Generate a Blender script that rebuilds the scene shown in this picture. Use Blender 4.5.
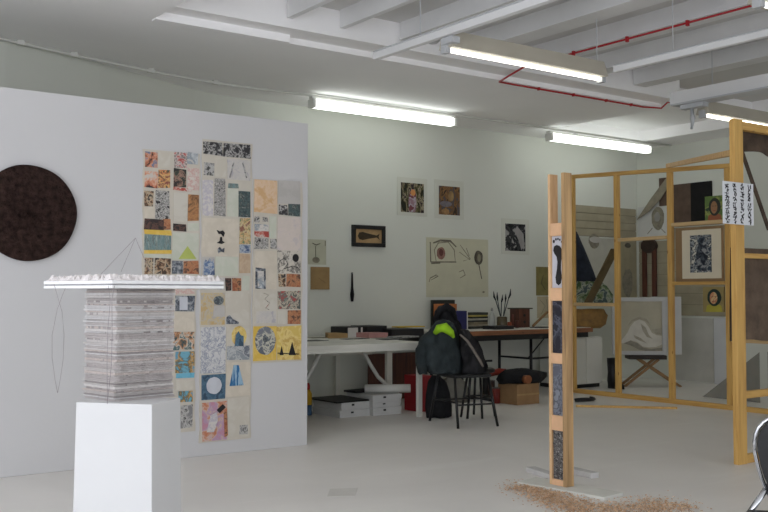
import bpy, math, random
from mathutils import Vector, Matrix
random.seed(7)
for o in list(bpy.data.objects): bpy.data.objects.remove(o)
C = bpy.context.scene.collection
S = bpy.context.scene

# ------------------------------------------------------------------ camera, world, lights, exposure
F = 970.0; HC = 1.2; YAW = math.radians(54.0); PITCH = math.atan(37/970.0)
FW = Vector((math.cos(YAW), math.sin(YAW), 0)); RT = Vector((math.sin(YAW), -math.cos(YAW), 0)); UP = Vector((0,0,1))
cam = bpy.data.cameras.new('camera'); cam.sensor_width = 36; cam.lens = F/768*36; cam.clip_start = .05; cam.clip_end = 100
co = bpy.data.objects.new('camera', cam); C.objects.link(co); co.location = (0,0,HC)
co.rotation_euler = (FW*math.cos(PITCH)+UP*math.sin(PITCH)).to_track_quat('-Z','Y').to_euler()
S.camera = co
w = bpy.data.worlds.new('world'); S.world = w; w.use_nodes = True
w.node_tree.nodes['Background'].inputs[0].default_value = (.72,.82,1,1)
w.node_tree.nodes['Background'].inputs[1].default_value = .4
S.view_settings.view_transform = 'Standard'; S.view_settings.look = 'None'; S.view_settings.gamma = 1
S.view_settings.use_curve_mapping = False; S.view_settings.exposure = 0.0
def area(name, loc, rot, sx, sy, power, col):
    l = bpy.data.lights.new(name, 'AREA'); l.shape = 'RECTANGLE'; l.size = sx; l.size_y = sy; l.energy = power; l.color = col
    o = bpy.data.objects.new(name, l); C.objects.link(o); o.location = loc; o.rotation_euler = rot; return o
DAY = (.89,.92,1.0)
S.cycles.diffuse_bounces = 12; S.cycles.max_bounces = 16
for yc in (-2.6, 0.6, 3.8):                         # daylight entering through the tall windows of the left wall
    area('window_daylight', (-2.36, yc, 1.6), (0, math.radians(-92), 0), 2.7, 2.5, 73, DAY)
for xc in (-0.4, 3.4, 7.2):                         # and through the tall windows behind the camera
    area('window_daylight', (xc, -4.86, 1.6), (math.radians(92), 0, 0), 2.7, 2.7, 51, DAY)

# ------------------------------------------------------------------ helpers
def ray(px, py):
    a = (px-384)/F; b = (256-py)/F
    f = math.cos(PITCH)-b*math.sin(PITCH); u = math.sin(PITCH)+b*math.cos(PITCH)
    return FW*f+RT*a+UP*u
CAM = Vector((0,0,HC))
def onZ(px, py, z=0.0): d = ray(px,py); return CAM+d*((z-HC)/d.z)
def onY(px, py, Y): d = ray(px,py); return CAM+d*(Y/d.y)
def onX(px, py, X): d = ray(px,py); return CAM+d*(X/d.x)

class MB:
    def __init__(s): s.v = []; s.f = []
    def add(s, vs, fs):
        n = len(s.v); s.v += [tuple(v) for v in vs]; s.f += [tuple(i+n for i in f) for f in fs]; return s
    def box(s, x0, x1, y0, y1, z0, z1):
        return s.add([(x,y,z) for z in (z0,z1) for y in (y0,y1) for x in (x0,x1)],
                     [(0,2,3,1),(4,5,7,6),(0,1,5,4),(2,6,7,3),(0,4,6,2),(1,3,7,5)])
    def bar(s, p, q, w, h, up=(0,0,1)):
        p = Vector(p); q = Vector(q); d = (q-p).normalized(); a = d.cross(Vector(up))
        if a.length < 1e-4: a = d.cross(Vector((0,1,0)))
        a.normalize(); b = a.cross(d); vs = []
        for c in (p,q):
            for i,j in ((-1,-1),(1,-1),(1,1),(-1,1)): vs.append(c+a*(i*w/2)+b*(j*h/2))
        return s.add(vs, [(0,1,2,3),(7,6,5,4),(0,4,5,1),(1,5,6,2),(2,6,7,3),(3,7,4,0)])
    def prism(s, poly, y0, y1):            # polygon in XZ, extruded along Y
        n = len(poly); vs = [(x,y0,z) for x,z in poly]+[(x,y1,z) for x,z in poly]
        return s.add(vs, [tuple(range(n)), tuple(range(2*n-1,n-1,-1))]+[(i,i+n,(i+1)%n+n,(i+1)%n) for i in range(n)])
    def slab(s, poly, z0, z1):             # polygon in XY, extruded along Z
        n = len(poly); vs = [(x,y,z0) for x,y in poly]+[(x,y,z1) for x,y in poly]
        return s.add(vs, [tuple(range(n-1,-1,-1)), tuple(range(n,2*n))]+[(i,(i+1)%n,(i+1)%n+n,i+n) for i in range(n)])
    def disc(s, cx, cz, rx, rz, y0, y1, n=24, wob=0, seed=0):
        r = random.Random(seed)
        return s.prism([(cx+rx*(1+wob*r.uniform(-1,1))*math.cos(2*math.pi*i/n), cz+rz*(1+wob*r.uniform(-1,1))*math.sin(2*math.pi*i/n)) for i in range(n)], y0, y1)
    def tube(s, pts, r, n=8):
        pts = [Vector(p) for p in pts]; m = len(pts); vs = []; fs = []
        rr = r if isinstance(r,(list,tuple)) else [r]*m
        ref = Vector((0,0,1))
        for i,p in enumerate(pts):
            d = (pts[min(i+1,m-1)]-pts[max(i-1,0)]).normalized()
            a = d.cross(ref)
            if a.length < .1: a = d.cross(Vector((0,1,0)))
            a.normalize(); b = d.cross(a)
            for k in range(n):
                t = 2*math.pi*k/n; vs.append(p+a*(rr[i]*math.cos(t))+b*(rr[i]*math.sin(t)))
        for i in range(m-1):
            for k in range(n):
                fs.append((i*n+k, i*n+(k+1)%n, (i+1)*n+(k+1)%n, (i+1)*n+k))
        fs += [tuple(range(n-1,-1,-1)), tuple(range((m-1)*n, m*n))]
        return s.add(vs, fs)
    def lathe(s, prof, cx=0, cy=0, n=16):   # prof: (radius, z)
        m = len(prof); vs = []; fs = []
        for r,z in prof:
            for k in range(n): t = 2*math.pi*k/n; vs.append((cx+r*math.cos(t), cy+r*math.sin(t), z))
        for i in range(m-1):
            for k in range(n): fs.append((i*n+k, i*n+(k+1)%n, (i+1)*n+(k+1)%n, (i+1)*n+k))
        fs += [tuple(range(n-1,-1,-1)), tuple(range((m-1)*n, m*n))]
        return s.add(vs, fs)
    def loft(s, rings, n=28, fold=.06, k=5, seed=0):   # rings: (cx,cy,z,rx,ry)
        r = random.Random(seed); ph = [r.uniform(0,6.28) for _ in range(4)]; m = len(rings); vs = []; fs = []
        for i,(cx,cy,z,rx,ry) in enumerate(rings):
            for j in range(n):
                t = 2*math.pi*j/n
                q = 1+fold*math.sin(k*t+ph[0]+i*.5)+fold*.6*math.sin((k+3)*t+ph[1]-i*.8)+fold*.4*r.uniform(-1,1)
                vs.append((cx+rx*q*math.cos(t), cy+ry*q*math.sin(t), z+fold*.12*math.sin(3*t+ph[2]+i)))
        for i in range(m-1):
            for j in range(n): fs.append((i*n+j, i*n+(j+1)%n, (i+1)*n+(j+1)%n, (i+1)*n+j))
        fs += [tuple(range(n-1,-1,-1)), tuple(range((m-1)*n, m*n))]
        return s.add(vs, fs)
    def build(s, name, mat, parent=None, smooth=False, bevel=0, label=None, loc=(0,0,0), rz=0):
        me = bpy.data.meshes.new(name); me.from_pydata(s.v, [], s.f); me.update()
        o = bpy.data.objects.new(name, me); C.objects.link(o); o.parent = parent
        o.location = loc; o.rotation_euler = (0,0,rz)
        me.materials.append(mat)
        if smooth:
            for p in me.polygons: p.use_smooth = len(p.vertices) <= 4
        if bevel:
            b = o.modifiers.new('bevel','BEVEL'); b.width = bevel; b.segments = 2; b.limit_method = 'ANGLE'
        if label: o['label'] = label
        return o
def box(*a): return MB().box(*a)
def tag(o, label, cat, group=None, kind=None):
    if label: o['label'] = label
    if cat: o['category'] = cat
    if group: o['group'] = group
    if kind: o['kind'] = kind
    return o
def struct(o): o['kind'] = 'structure'; return o
def thing(name, label, cat, loc=(0,0,0), rz=0, group=None):
    o = bpy.data.objects.new(name, None); C.objects.link(o); o.empty_display_size = .1
    o.location = loc; o.rotation_euler = (0,0,rz); return tag(o, label, cat, group)

# ------------------------------------------------------------------ materials
MATS = {}
def srgb(c):
    return tuple(((v/255)/12.92 if v/255 <= .04045 else ((v/255+.055)/1.055)**2.4) for v in c)+(1,)
def base(name):
    m = bpy.data.materials.new(name); m.use_nodes = True; nt = m.node_tree
    return m, nt, nt.nodes['Principled BSDF']
def plain(name, col, rough=.6, var=.06, scale=8, bump=0, metal=0, bscale=None, stretch=(1,1,1), alpha=1, spec=.4):
    if name in MATS: return MATS[name]
    m, nt, b = base(name); c = srgb(col)
    tc = nt.nodes.new('ShaderNodeTexCoord'); mp = nt.nodes.new('ShaderNodeMapping'); mp.inputs['Scale'].default_value = stretch
    nt.links.new(tc.outputs['Object'], mp.inputs[0])
    n = nt.nodes.new('ShaderNodeTexNoise'); n.inputs['Scale'].default_value = scale; n.inputs['Detail'].default_value = 5
    nt.links.new(mp.outputs[0], n.inputs['Vector'])
    r = nt.nodes.new('ShaderNodeValToRGB'); e = r.color_ramp.elements
    e[0].position = .3; e[1].position = .7
    e[0].color = tuple(max(0,x*(1-var*2)) for x in c[:3])+(1,); e[1].color = tuple(min(1,x*(1+var)) for x in c[:3])+(1,)
    nt.links.new(n.outputs[0], r.inputs[0]); nt.links.new(r.outputs[0], b.inputs['Base Color'])
    b.inputs['Roughness'].default_value = rough; b.inputs['Metallic'].default_value = metal; b.inputs['Specular IOR Level'].default_value = spec
    b.inputs['Alpha'].default_value = alpha
    if bump:
        n2 = nt.nodes.new('ShaderNodeTexNoise'); n2.inputs['Scale'].default_value = bscale or scale*6; n2.inputs['Detail'].default_value = 4
        nt.links.new(mp.outputs[0], n2.inputs['Vector'])
        bp = nt.nodes.new('ShaderNodeBump'); bp.inputs['Strength'].default_value = bump; bp.inputs['Distance'].default_value = .02
        nt.links.new(n2.outputs[0], bp.inputs['Height']); nt.links.new(bp.outputs[0], b.inputs['Normal'])
    MATS[name] = m; return m
def wood(name, col, dark, axis=2, scale=9, rough=.55):
    if name in MATS: return MATS[name]
    st = [1,1,1]; st[axis] = .07
    m, nt, b = base(name)
    tc = nt.nodes.new('ShaderNodeTexCoord'); mp = nt.nodes.new('ShaderNodeMapping'); mp.inputs['Scale'].default_value = st
    nt.links.new(tc.outputs['Object'], mp.inputs[0])
    n = nt.nodes.new('ShaderNodeTexNoise'); n.inputs['Scale'].default_value = scale*4; n.inputs['Detail'].default_value = 6; n.inputs['Distortion'].default_value = .6
    nt.links.new(mp.outputs[0], n.inputs['Vector'])
    r = nt.nodes.new('ShaderNodeValToRGB'); e = r.color_ramp.elements
    e[0].position = .28; e[0].color = srgb(dark); e[1].position = .62; e[1].color = srgb(col)
    nt.links.new(n.outputs[0], r.inputs[0])
    v = nt.nodes.new('ShaderNodeTexVoronoi'); v.inputs['Scale'].default_value = 5.5          # knots
    mp2 = nt.nodes.new('ShaderNodeMapping'); s2 = [1.6,1.6,1.6]; s2[axis] = .75; mp2.inputs['Scale'].default_value = s2
    nt.links.new(tc.outputs['Object'], mp2.inputs[0]); nt.links.new(mp2.outputs[0], v.inputs['Vector'])
    kr = nt.nodes.new('ShaderNodeValToRGB'); kr.color_ramp.elements[0].position = .05; kr.color_ramp.elements[0].color = (.45,.3,.2,1)
    kr.color_ramp.elements[1].position = .1; kr.color_ramp.elements[1].color = (1,1,1,1)
    nt.links.new(v.outputs['Distance'], kr.inputs[0])
    mx = nt.nodes.new('ShaderNodeMix'); mx.data_type = 'RGBA'; mx.blend_type = 'MULTIPLY'; mx.inputs[0].default_value = .8
    nt.links.new(r.outputs[0], mx.inputs[6]); nt.links.new(kr.outputs[0], mx.inputs[7]); nt.links.new(mx.outputs[2], b.inputs['Base Color'])
    b.inputs['Roughness'].default_value = rough
    MATS[name] = m; return m
def emit(name, col, strength):
    m, nt, b = base(name); b.inputs['Base Color'].default_value = (.9,.9,.9,1)
    b.inputs['Emission Color'].default_value = col; b.inputs['Emission Strength'].default_value = strength
    MATS[name] = m; return m
def blotch(name, cols, scale=18, kind='noise', dist=.5, stretch=(1,1,1), rough=.75, off=0, soft=.18):
    """print made of hard-edged blots of the listed colours (flat print on paper or cloth)"""
    if name in MATS: return MATS[name]
    m, nt, b = base(name)
    tc = nt.nodes.new('ShaderNodeTexCoord'); mp = nt.nodes.new('ShaderNodeMapping'); mp.inputs['Scale'].default_value = stretch
    h = sum(map(ord,name)) % 37 + off; mp.inputs['Location'].default_value = (h*1.7, h*.9, h*2.3)
    nt.links.new(tc.outputs['Object'], mp.inputs[0])
    if kind == 'noise':
        n = nt.nodes.new('ShaderNodeTexNoise'); n.inputs['Scale'].default_value = scale; n.inputs['Detail'].default_value = 5; n.inputs['Roughness'].default_value = .6; n.inputs['Distortion'].default_value = dist; lo, hi = .385,.615; out = n.outputs[0]
    elif kind == 'wave':
        n = nt.nodes.new('ShaderNodeTexWave'); n.inputs['Scale'].default_value = scale; n.inputs['Distortion'].default_value = dist*10; n.inputs['Detail'].default_value = 3; n.inputs['Detail Scale'].default_value = 2; lo, hi = 0,1; out = n.outputs[1]
    else:
        n = nt.nodes.new('ShaderNodeTexVoronoi'); n.inputs['Scale'].default_value = scale; lo, hi = 0,.85; out = n.outputs[0]
    nt.links.new(mp.outputs[0], n.inputs['Vector'])
    r = nt.nodes.new('ShaderNodeValToRGB'); e = r.color_ramp.elements; k = len(cols)
    r.color_ramp.interpolation = 'LINEAR'
    if soft > .5:                      # photographic print: colours run into each other
        while len(e) < k: e.new(.5)
        for i,c in enumerate(cols): e[i].position = lo+(hi-lo)*(i+.5)/k; e[i].color = srgb(c)
        cols = []; n.inputs['Detail'].default_value = 9 if kind == 'noise' else 3
        if kind == 'noise': n.inputs['Roughness'].default_value = .68
    while len(e) < len(cols)*2: e.new(.5)
    for i,c in enumerate(cols):
        a = lo+(hi-lo)*i/k; z = lo+(hi-lo)*(i+1)/k; g = (z-a)*soft
        e[2*i].position = a+(g if i else 0); e[2*i].color = srgb(c); e[2*i+1].position = z-g*.5; e[2*i+1].color = srgb(c)
    nt.links.new(out, r.inputs[0]); nt.links.new(r.outputs[0], b.inputs['Base Color']); b.inputs['Roughness'].default_value = rough
    b.inputs['Specular IOR Level'].default_value = .2
    MATS[name] = m; return m

WALL = plain('wall_paint', (222,222,214), .8, .015, 1.2, .04, bscale=60)
WALLB = plain('back_wall_paint', (214,216,207), .85, .02, 1.0, .04, bscale=60)
PART = plain('partition_paint', (199,198,198), .8, .012, 1.0, .03, bscale=50)
CEIL = plain('ceiling_paint', (249,248,248), .85, .02, .9, .05, bscale=30)
BEAMM = plain('beam_paint', (222,222,222), .6, .03, 3)
METW = plain('white_enamel', (214,214,208), .4, .02, 4)
METG = plain('grey_enamel', (186,188,190), .4, .03, 4)
REDP = plain('red_pipe_paint', (170,30,40), .4, .05, 10)
WHITE = plain('white_laminate', (216,215,206), .45, .03, 3)
PEDM = plain('pedestal_paint', (204,204,204), .7, .012, 2)
BLACK = plain('black_plastic', (24,24,25), .45, .1, 10)
BLKM = plain('black_metal', (26,26,27), .4, .1, 10)
BLKC = plain('black_cloth', (22,22,25), .9, .25, 14, .5, bscale=30)
TEALC = plain('grey_green_cloth', (44,52,54), .9, .2, 12, .5, bscale=26)
LIME = plain('lime_cloth', (150,200,30), .8, .12, 20)
CARD = plain('cardboard', (150,118,82), .85, .08, 9)
KRAFT = plain('kraft_paper', (170,140,95), .85, .08, 9)
CREAM = plain('cream_paper', (198,191,178), .9, .04, 6)
PAPER = plain('white_paper', (215,214,208), .9, .03, 6)
PINE_Z = wood('pine_upright', (212,170,96), (188,142,74), 2)
PINE_Y = wood('pine_along', (212,170,96), (188,142,74), 1)
PINE_X = wood('pine_across', (212,170,96), (188,142,74), 0)
PALE_Y = wood('pale_pine_along', (206,176,128), (180,148,102), 1)
RAW_Z = wood('raw_pine_upright', (222,184,140), (190,146,100), 2)
RAWD_Z = wood('stained_pine_upright', (196,160,112), (128,98,66), 2, 6)
RAW_B = plain('raw_pine_block', (226,182,142), .7, .06, 12)
DARKW = wood('dark_wood', (92,50,34), (60,32,24), 2)
BROWNW = wood('table_edge_wood', (150,98,62), (112,70,44), 0)

# ------------------------------------------------------------------ setting
def floor_mat():
    m, nt, b = base('painted_concrete')
    tc = nt.nodes.new('ShaderNodeTexCoord')
    n = nt.nodes.new('ShaderNodeTexNoise'); n.inputs['Scale'].default_value = .7; n.inputs['Detail'].default_value = 7; n.inputs['Distortion'].default_value = 1.2
    nt.links.new(tc.outputs['Object'], n.inputs['Vector'])
    r = nt.nodes.new('ShaderNodeValToRGB'); e = r.color_ramp.elements
    e[0].position = .3; e[0].color = srgb((220,217,212)); e[1].position = .7; e[1].color = srgb((230,227,222))
    nt.links.new(n.outputs[0], r.inputs[0])
    mp = nt.nodes.new('ShaderNodeMapping'); mp.inputs['Scale'].default_value = (.35,2.2,1); mp.inputs['Rotation'].default_value = (0,0,.5)
    nt.links.new(tc.outputs['Object'], mp.inputs[0])
    n2 = nt.nodes.new('ShaderNodeTexNoise'); n2.inputs['Scale'].default_value = 1.6; n2.inputs['Detail'].default_value = 8
    nt.links.new(mp.outputs[0], n2.inputs['Vector'])
    r2 = nt.nodes.new('ShaderNodeValToRGB'); r2.color_ramp.elements[0].position = .6; r2.color_ramp.elements[0].color = (0,0,0,1)
    r2.color_ramp.elements[1].position = .8; r2.color_ramp.elements[1].color = (.5,.5,.5,1)
    nt.links.new(n2.outputs[0], r2.inputs[0])
    mx = nt.nodes.new('ShaderNodeMix'); mx.data_type = 'RGBA'; mx.inputs[7].default_value = srgb((238,237,233))
    nt.links.new(r2.outputs[0], mx.inputs[0]); nt.links.new(r.outputs[0], mx.inputs[6]); nt.links.new(mx.outputs[2], b.inputs['Base Color'])
    b.inputs['Roughness'].default_value = .42; b.inputs['Specular IOR Level'].default_value = .35
    return m
XL, XR, YF = -2.5, 11.1, -5.0
struct(box(XL-.2, XR+.2, YF-.2, 9.4, -.12, 0).build('floor', floor_mat()))
# back wall: straight on the right, curving forward on the left
pl = [(XR+.2,9.1),(4.75,9.1),(4.45,9.06),(4.15,8.97),(3.6,8.72),(3.0,8.44),(2.1,8.08),(.9,7.72),(-1,7.35),(XL-.2,7.1)]
ZC = 3.25
struct(MB().slab(pl+[(XL-.2,9.35),(XR+.2,9.35)], 0, ZC+.4).build('wall_back', WALLB))
struct(box(XR, XR+.2, YF, 9.3, 0, ZC+.4).build('wall_right', WALLB))
def holed(along, fixed0, fixed1, a0, a1, holes, z0, z1):
    b = MB(); cur = a0
    def put(s, t, p, q):
        if along == 'y': b.box(fixed0, fixed1, s, t, p, q)
        else: b.box(s, t, fixed0, fixed1, p, q)
    for h0, h1 in holes:
        put(cur, h0, 0, ZC+.4); put(h0, h1, 0, z0); put(h0, h1, z1, ZC+.4); cur = h1
    put(cur, a1, 0, ZC+.4); return b
WZ0, WZ1 = .2, 3.0
LH = [(yc-1.25, yc+1.25) for yc in (-2.6,.6,3.8)]; FH = [(xc-1.4, xc+1.4) for xc in (-.4,3.4,7.2)]
struct(holed('y', XL-.2, XL, YF, 7.2, LH, WZ0, WZ1).build('wall_left', WALL))
struct(holed('x', YF-.2, YF, XL-.2, XR+.2, FH, WZ0, WZ1).build('wall_front', WALL))
GLASS = plain('window_glass', (230,240,245), .05, 0, 1, alpha=.12)
k = 0
for i,(a,b_) in enumerate(LH+FH):
    fr = MB(); t = .06
    def wb(s, u, p, q, d=.1):
        if i < 3: fr.box(XL-.15, XL-.15+d, s, u, p, q)
        else: fr.box(s, u, YF-.15, YF-.15+d, p, q)
    wb(a,b_,WZ0,WZ0+t); wb(a,b_,WZ1-t,WZ1); wb(a,a+t,WZ0+t,WZ1-t); wb(b_-t,b_,WZ0+t,WZ1-t); m_ = (a+b_)/2; wb(m_-t/2,m_+t/2,WZ0+t,WZ1-t)
    wo = struct(fr.build('window_%d' % (i+1), METW))
    for s,u in ((a+t,m_-t/2),(m_+t/2,b_-t)):
        (box(XL-.11,XL-.10,s,u,WZ0+t,WZ1-t) if i < 3 else box(s,u,YF-.11,YF-.10,WZ0+t,WZ1-t)).build('pane', GLASS, wo)
# ceiling: low soffit around a raised, beamed bay
XO, YO, XO2, YO2, XO3 = 2.83, 6.85, 8.78, 8.55, 10.5
ce = MB().box(XL-.2, XO2, YO, 9.35, ZC, ZC+.45).box(XL-.2, XO, YF-.2, YO, ZC, ZC+.45).box(XO2, XR+.2, YO2, 9.35, ZC, ZC+.45).box(XO3, XR+.2, YF-.2, YO2, ZC, ZC+.45)
ceil = struct(ce.build('ceiling', CEIL))
box(XO, XO3, YF-.2, YO2, ZC+.27, ZC+.46).build('raised_panel', plain('raised_panel_shade',(206,205,203),.85,.03,.9), ceil)  # shading of the deep bay put into a greyer copy of the ceiling white
box(XO, XO2, 6.6, YO, ZC+.05, ZC+.27).build('ledge', CEIL, ceil)
box(XO2, XO3, YO, YO2, ZC+.14, ZC+.27).build('recess_panel', CEIL, ceil)
box(XO, 3.98, 6.78, YO+.01, ZC-.012, ZC+.05).build('fascia_board', CEIL, ceil)
for x, wd in ((3.86,.05),(4.36,.05),(5.02,.13),(5.75,.15),(6.5,.12),(7.25,.12),(8.05,.12)):
    box(x-wd/2, x+wd/2, YF, 6.58, ZC+.12, ZC+.27).build('beam', BEAMM, ceil)
    if wd > .1: box(x-wd/2-.035, x+wd/2+.035, YF, 6.55, ZC+.105, ZC+.12).build('flange', BEAMM, ceil)

# services
CP = [(11.0,8.42,3.228),(8,8.42,3.228),(5.2,8.45,3.228),(4.4,8.49,3.228),(3.92,8.46,3.228),(3.45,8.38,3.228),(2.68,8.19,3.228),(2.09,8.02,3.228),(.5,7.5,3.228),(-2.3,7.0,3.228)]
cpt = thing('conduit_pipe', 'thin pale conduit pipe curving along the ceiling above the partition', 'pipe', (3.45,8.38,3.228))
MB().tube([(x-3.45,y-8.38,0) for x,y,z_ in CP], .013, 8).build('pipe_run', METW, cpt, True)
for x,y in ((3.45,8.38),(2.68,8.19),(2.2,8.05),(4.15,8.48)): box(x-3.45-.03,x-3.45+.03,y-8.38-.02,y-8.38+.02,-.014,.022).build('clip', METW, cpt)
rp = thing('red_pipe', 'thin red pipe clipped along the ceiling beams and soffit edge', 'pipe', (6.38,6.75,3.2))
def rl(p): return tuple(Vector(p)-Vector((6.38,6.75,3.2)))
MB().tube([rl(q) for q in ((6.36,-4.5,3.32),(6.36,6.5,3.32),(6.33,6.7,3.26),(6.36,6.86,3.236),(6.55,6.87,3.236),(8.5,6.87,3.236),(8.6,6.83,3.236),(8.72,6.8,3.236),(8.76,6.74,3.3),(9.6,6.7,3.3))], .009, 8).build('pipe_run', REDP, rp, True)
for y in (5.9,5.3,4.7,4.1,3.5): box(-.033,-.007,y-6.75-.01,y-6.75+.01,.095,.14).build('clip', REDP, rp)
for x in (6.9,7.4,7.9,8.3): box(x-6.38-.008,x-6.38+.008,.105,.135,.022,.05).build('clip', REDP, rp)

LAMP_W = emit('tube_glow_cool', (.94,1.0,.95,1), 3.8)
LAMP_Y = emit('tube_glow_warm', (1.0,.97,.84,1), 6.5)
def wall_lamp(px0, py0, px1, label, Y=8.42):
    a = onY(px0, py0, Y); b_ = onY(px1, py0, Y); L = b_.x-a.x; z = a.z
    t = thing('strip_light', label, 'light', (a.x+L/2, Y, z), 0, 'strip lights along the back of the ceiling')
    box(-L/2+.03, L/2-.03, -.055, .055, -.04, .05).build('diffuser', LAMP_W, t, bevel=.02)
    box(-L/2, L/2, -.028, .028, .05, .075).build('housing', METW, t)
    for s in (-1,1): box(s*L/2-.03*(s>0), s*L/2+.03*(s<0), -.06, .045, -.045, .045).build('end_cap', METW, t)
    for s in (-.25,.2): box(L*s-.03, L*s+.03, -.02, .02, .075, 3.205-z).build('bracket', METG, t)
    return t
wall_lamp(310.5, 103.5, 453.5, 'bright white strip light on the ceiling just right of the partition top')
wall_lamp(548, 137, 649, 'bright white strip light on the ceiling above the timber frame')
def hung_lamp(x0, x1, Y, z, label, mat=LAMP_Y, rods=(.12,.88)):
    L = x1-x0; t = thing('hanging_strip_light', label, 'light', (x0, Y, z), 0, 'suspended strip lights')
    b = MB(); sec = [(-.075,-.012),(.075,-.012),(.035,.11),(-.035,.11)]
    b.add([(x,y,zz) for x in (.02,L-.02) for y,zz in sec], [(0,1,2,3),(7,6,5,4),(0,4,5,1),(1,5,6,2),(2,6,7,3),(3,7,4,0)])
    b.build('reflector', plain('lamp_shade_paint', (184,178,163), .5, .03, 4), t)
    MB().tube([(.03,0,-.024),(L-.03,0,-.024)], .014, 12).build('tube', mat, t, True)
    for x in (0, L-.04): box(x, x+.04, -.03, .03, -.05, .02).build('lamp_holder', METG, t)
    for s in rods: MB().tube([(L*s,0,.11),(L*s,0,3.52-z)], .004, 6).build('rod', METG, t)
    return t
hung_lamp(4.235, 5.86, 5.13, 2.905, 'suspended strip light hanging lowest at top centre between the white rails', rods=(.96,))
hung_lamp(7.66, 9.1, 5.52, 2.88, 'suspended strip light below the trunking behind the tall corner post')
hung_lamp(5.0, 6.5, 3.22, 2.9, 'suspended strip light just showing at the upper right corner', LAMP_W)
def rail(x, y1, z, w_, h_, label, extra=None):
    t = thing('ceiling_rail', label, 'rail', (x, y1, z), 0)
    box(-w_/2, w_/2, -8, 0, -h_/2, h_/2).build('rail_bar', BEAMM, t)
    box(-w_/2-.012, w_/2+.012, -8, -.02, h_/2, h_/2+.008).build('rail_lip', METG, t)
    for y in (-.55,-2.1,-3.8): MB().tube([(0,y,h_/2),(0,y,3.52-z)], .004, 6).build('hanger_rod', METG, t)
    return t
r1 = rail(4.22, 5.92, 2.985, .045, .05, 'thin white suspended rail over the left end of the hanging light')
MB().lathe([(.03,-.02),(.05,0),(.05,.05),(.02,.07)], .06, -.62, 12).build('clamp', METG, r1, True)
box(.0,.07,-.9,-.78,-.075,-.03).build('junction_box', METG, r1)
rail(5.9, 5.04, 2.95, .04, .045, 'thin white suspended rail meeting the right end of the hanging light')
tr = thing('cable_trunking', 'wide white cable trunking hung on a forked bracket at upper right', 'trunking', (7.52, 5.72, 2.97))
box(-.06,.06,-8,0,-.015,.1).build('channel', BEAMM, tr); box(-.085,.085,-8,-.03,-.03,-.015).build('lower_tray', METG, tr)
box(-.04,.04,-.35,-.1,-.07,-.03).build('socket', METG, tr)
MB().tube([(0,-.2,-.07),(.01,-.2,-.16),(-.01,-.2,-.26)], [.02,.025,.012], 8).build('plug', METG, tr, True)
MB().bar((0,-1.2,.1),(0,-1.2,.33),.06,.06).build('stem', BEAMM, tr)
for s in (-1,1): MB().bar((0,-1.2,.31),(s*.26,-1.2,.53),.05,.05,(0,1,0)).build('fork_arm', BEAMM, tr)

# ------------------------------------------------------------------ partition
PY = 6.6
pe = onZ(303.3, 444, 0); PX1 = pe.x
pt = tag(MB().box(-2.45-0.3, PX1-.3, 0, .07, 0, 2.555).build('partition_wall', PART, loc=(.3,PY,0), bevel=.004),
         'tall white freestanding partition board carrying the collages', 'partition')
def wall_frame(px0, py0, px1, py1, wall, plane):
    """rectangle in pixels -> origin (lower left), width, height, and local converter, on a wall plane"""
    f = (lambda x,y: onY(x,y,plane)) if wall == 'Y' else (lambda x,y: onX(x,y,plane))
    cx = (px0+px1)/2; cy = (py0+py1)/2
    zl = f(cx,py1).z; zh = f(cx,py0).z
    A = f(px0,cy); B = f(px1,cy)
    u0 = A.x if wall == 'Y' else -A.y; u1 = B.x if wall == 'Y' else -B.y
    loc = Vector((u0,plane,zl)) if wall == 'Y' else Vector((plane,-u0,zl))
    def L(x,y):
        p = f(x,y); return ((p.x if wall == 'Y' else -p.y)-u0, p.z-zl)
    return loc, (0 if wall == 'Y' else -math.pi/2), u1-u0, zh-zl, L

# ---- round dark disc
loc, rz, wd, ht, L = wall_frame(-28, 165, 76, 261, 'Y', PY)
def round_piece():
    R = ht/2; cx = onY(75.5,212,PY).x-R; n = 96; rg = random.Random(3)
    t = thing('round_wall_relief', 'large round dark brown textured disc hanging on the white partition', 'artwork', (cx,PY,loc.z+R))
    rad = [R*(1+.004*math.sin(4*i*.06545)+.004*math.sin(7*i*.06545+1)) for i in range(n)]
    MB().prism([(rad[i]*math.cos(2*math.pi*i/n), rad[i]*math.sin(2*math.pi*i/n)) for i in range(n)], -.03, 0).build('backing_disc', DISC, t)
    vs = [(0,-.045,0)]; fs = []; rings = 22
    for r in range(1, rings+1):
        for i in range(n):
            q = r/rings; j = .006*rg.uniform(-1,1) if r < rings else 0
            vs.append((rad[i]*q*math.cos(2*math.pi*i/n), -.03-.016*(1-q**6)+j*1.0, rad[i]*q*math.sin(2*math.pi*i/n)))
    for i in range(n): fs.append((0,1+(i+1)%n,1+i))
    for r in range(rings-1):
        for i in range(n): a = 1+r*n; fs.append((a+i,a+(i+1)%n,a+n+(i+1)%n,a+n+i))
    MB().add(vs,fs).build('crumbly_surface', DISC, t, True)
DISC = plain('dark_brown_fibre', (54,40,36), .95, .32, 26, 1.0, bscale=60, spec=.1)
round_piece()

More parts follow.
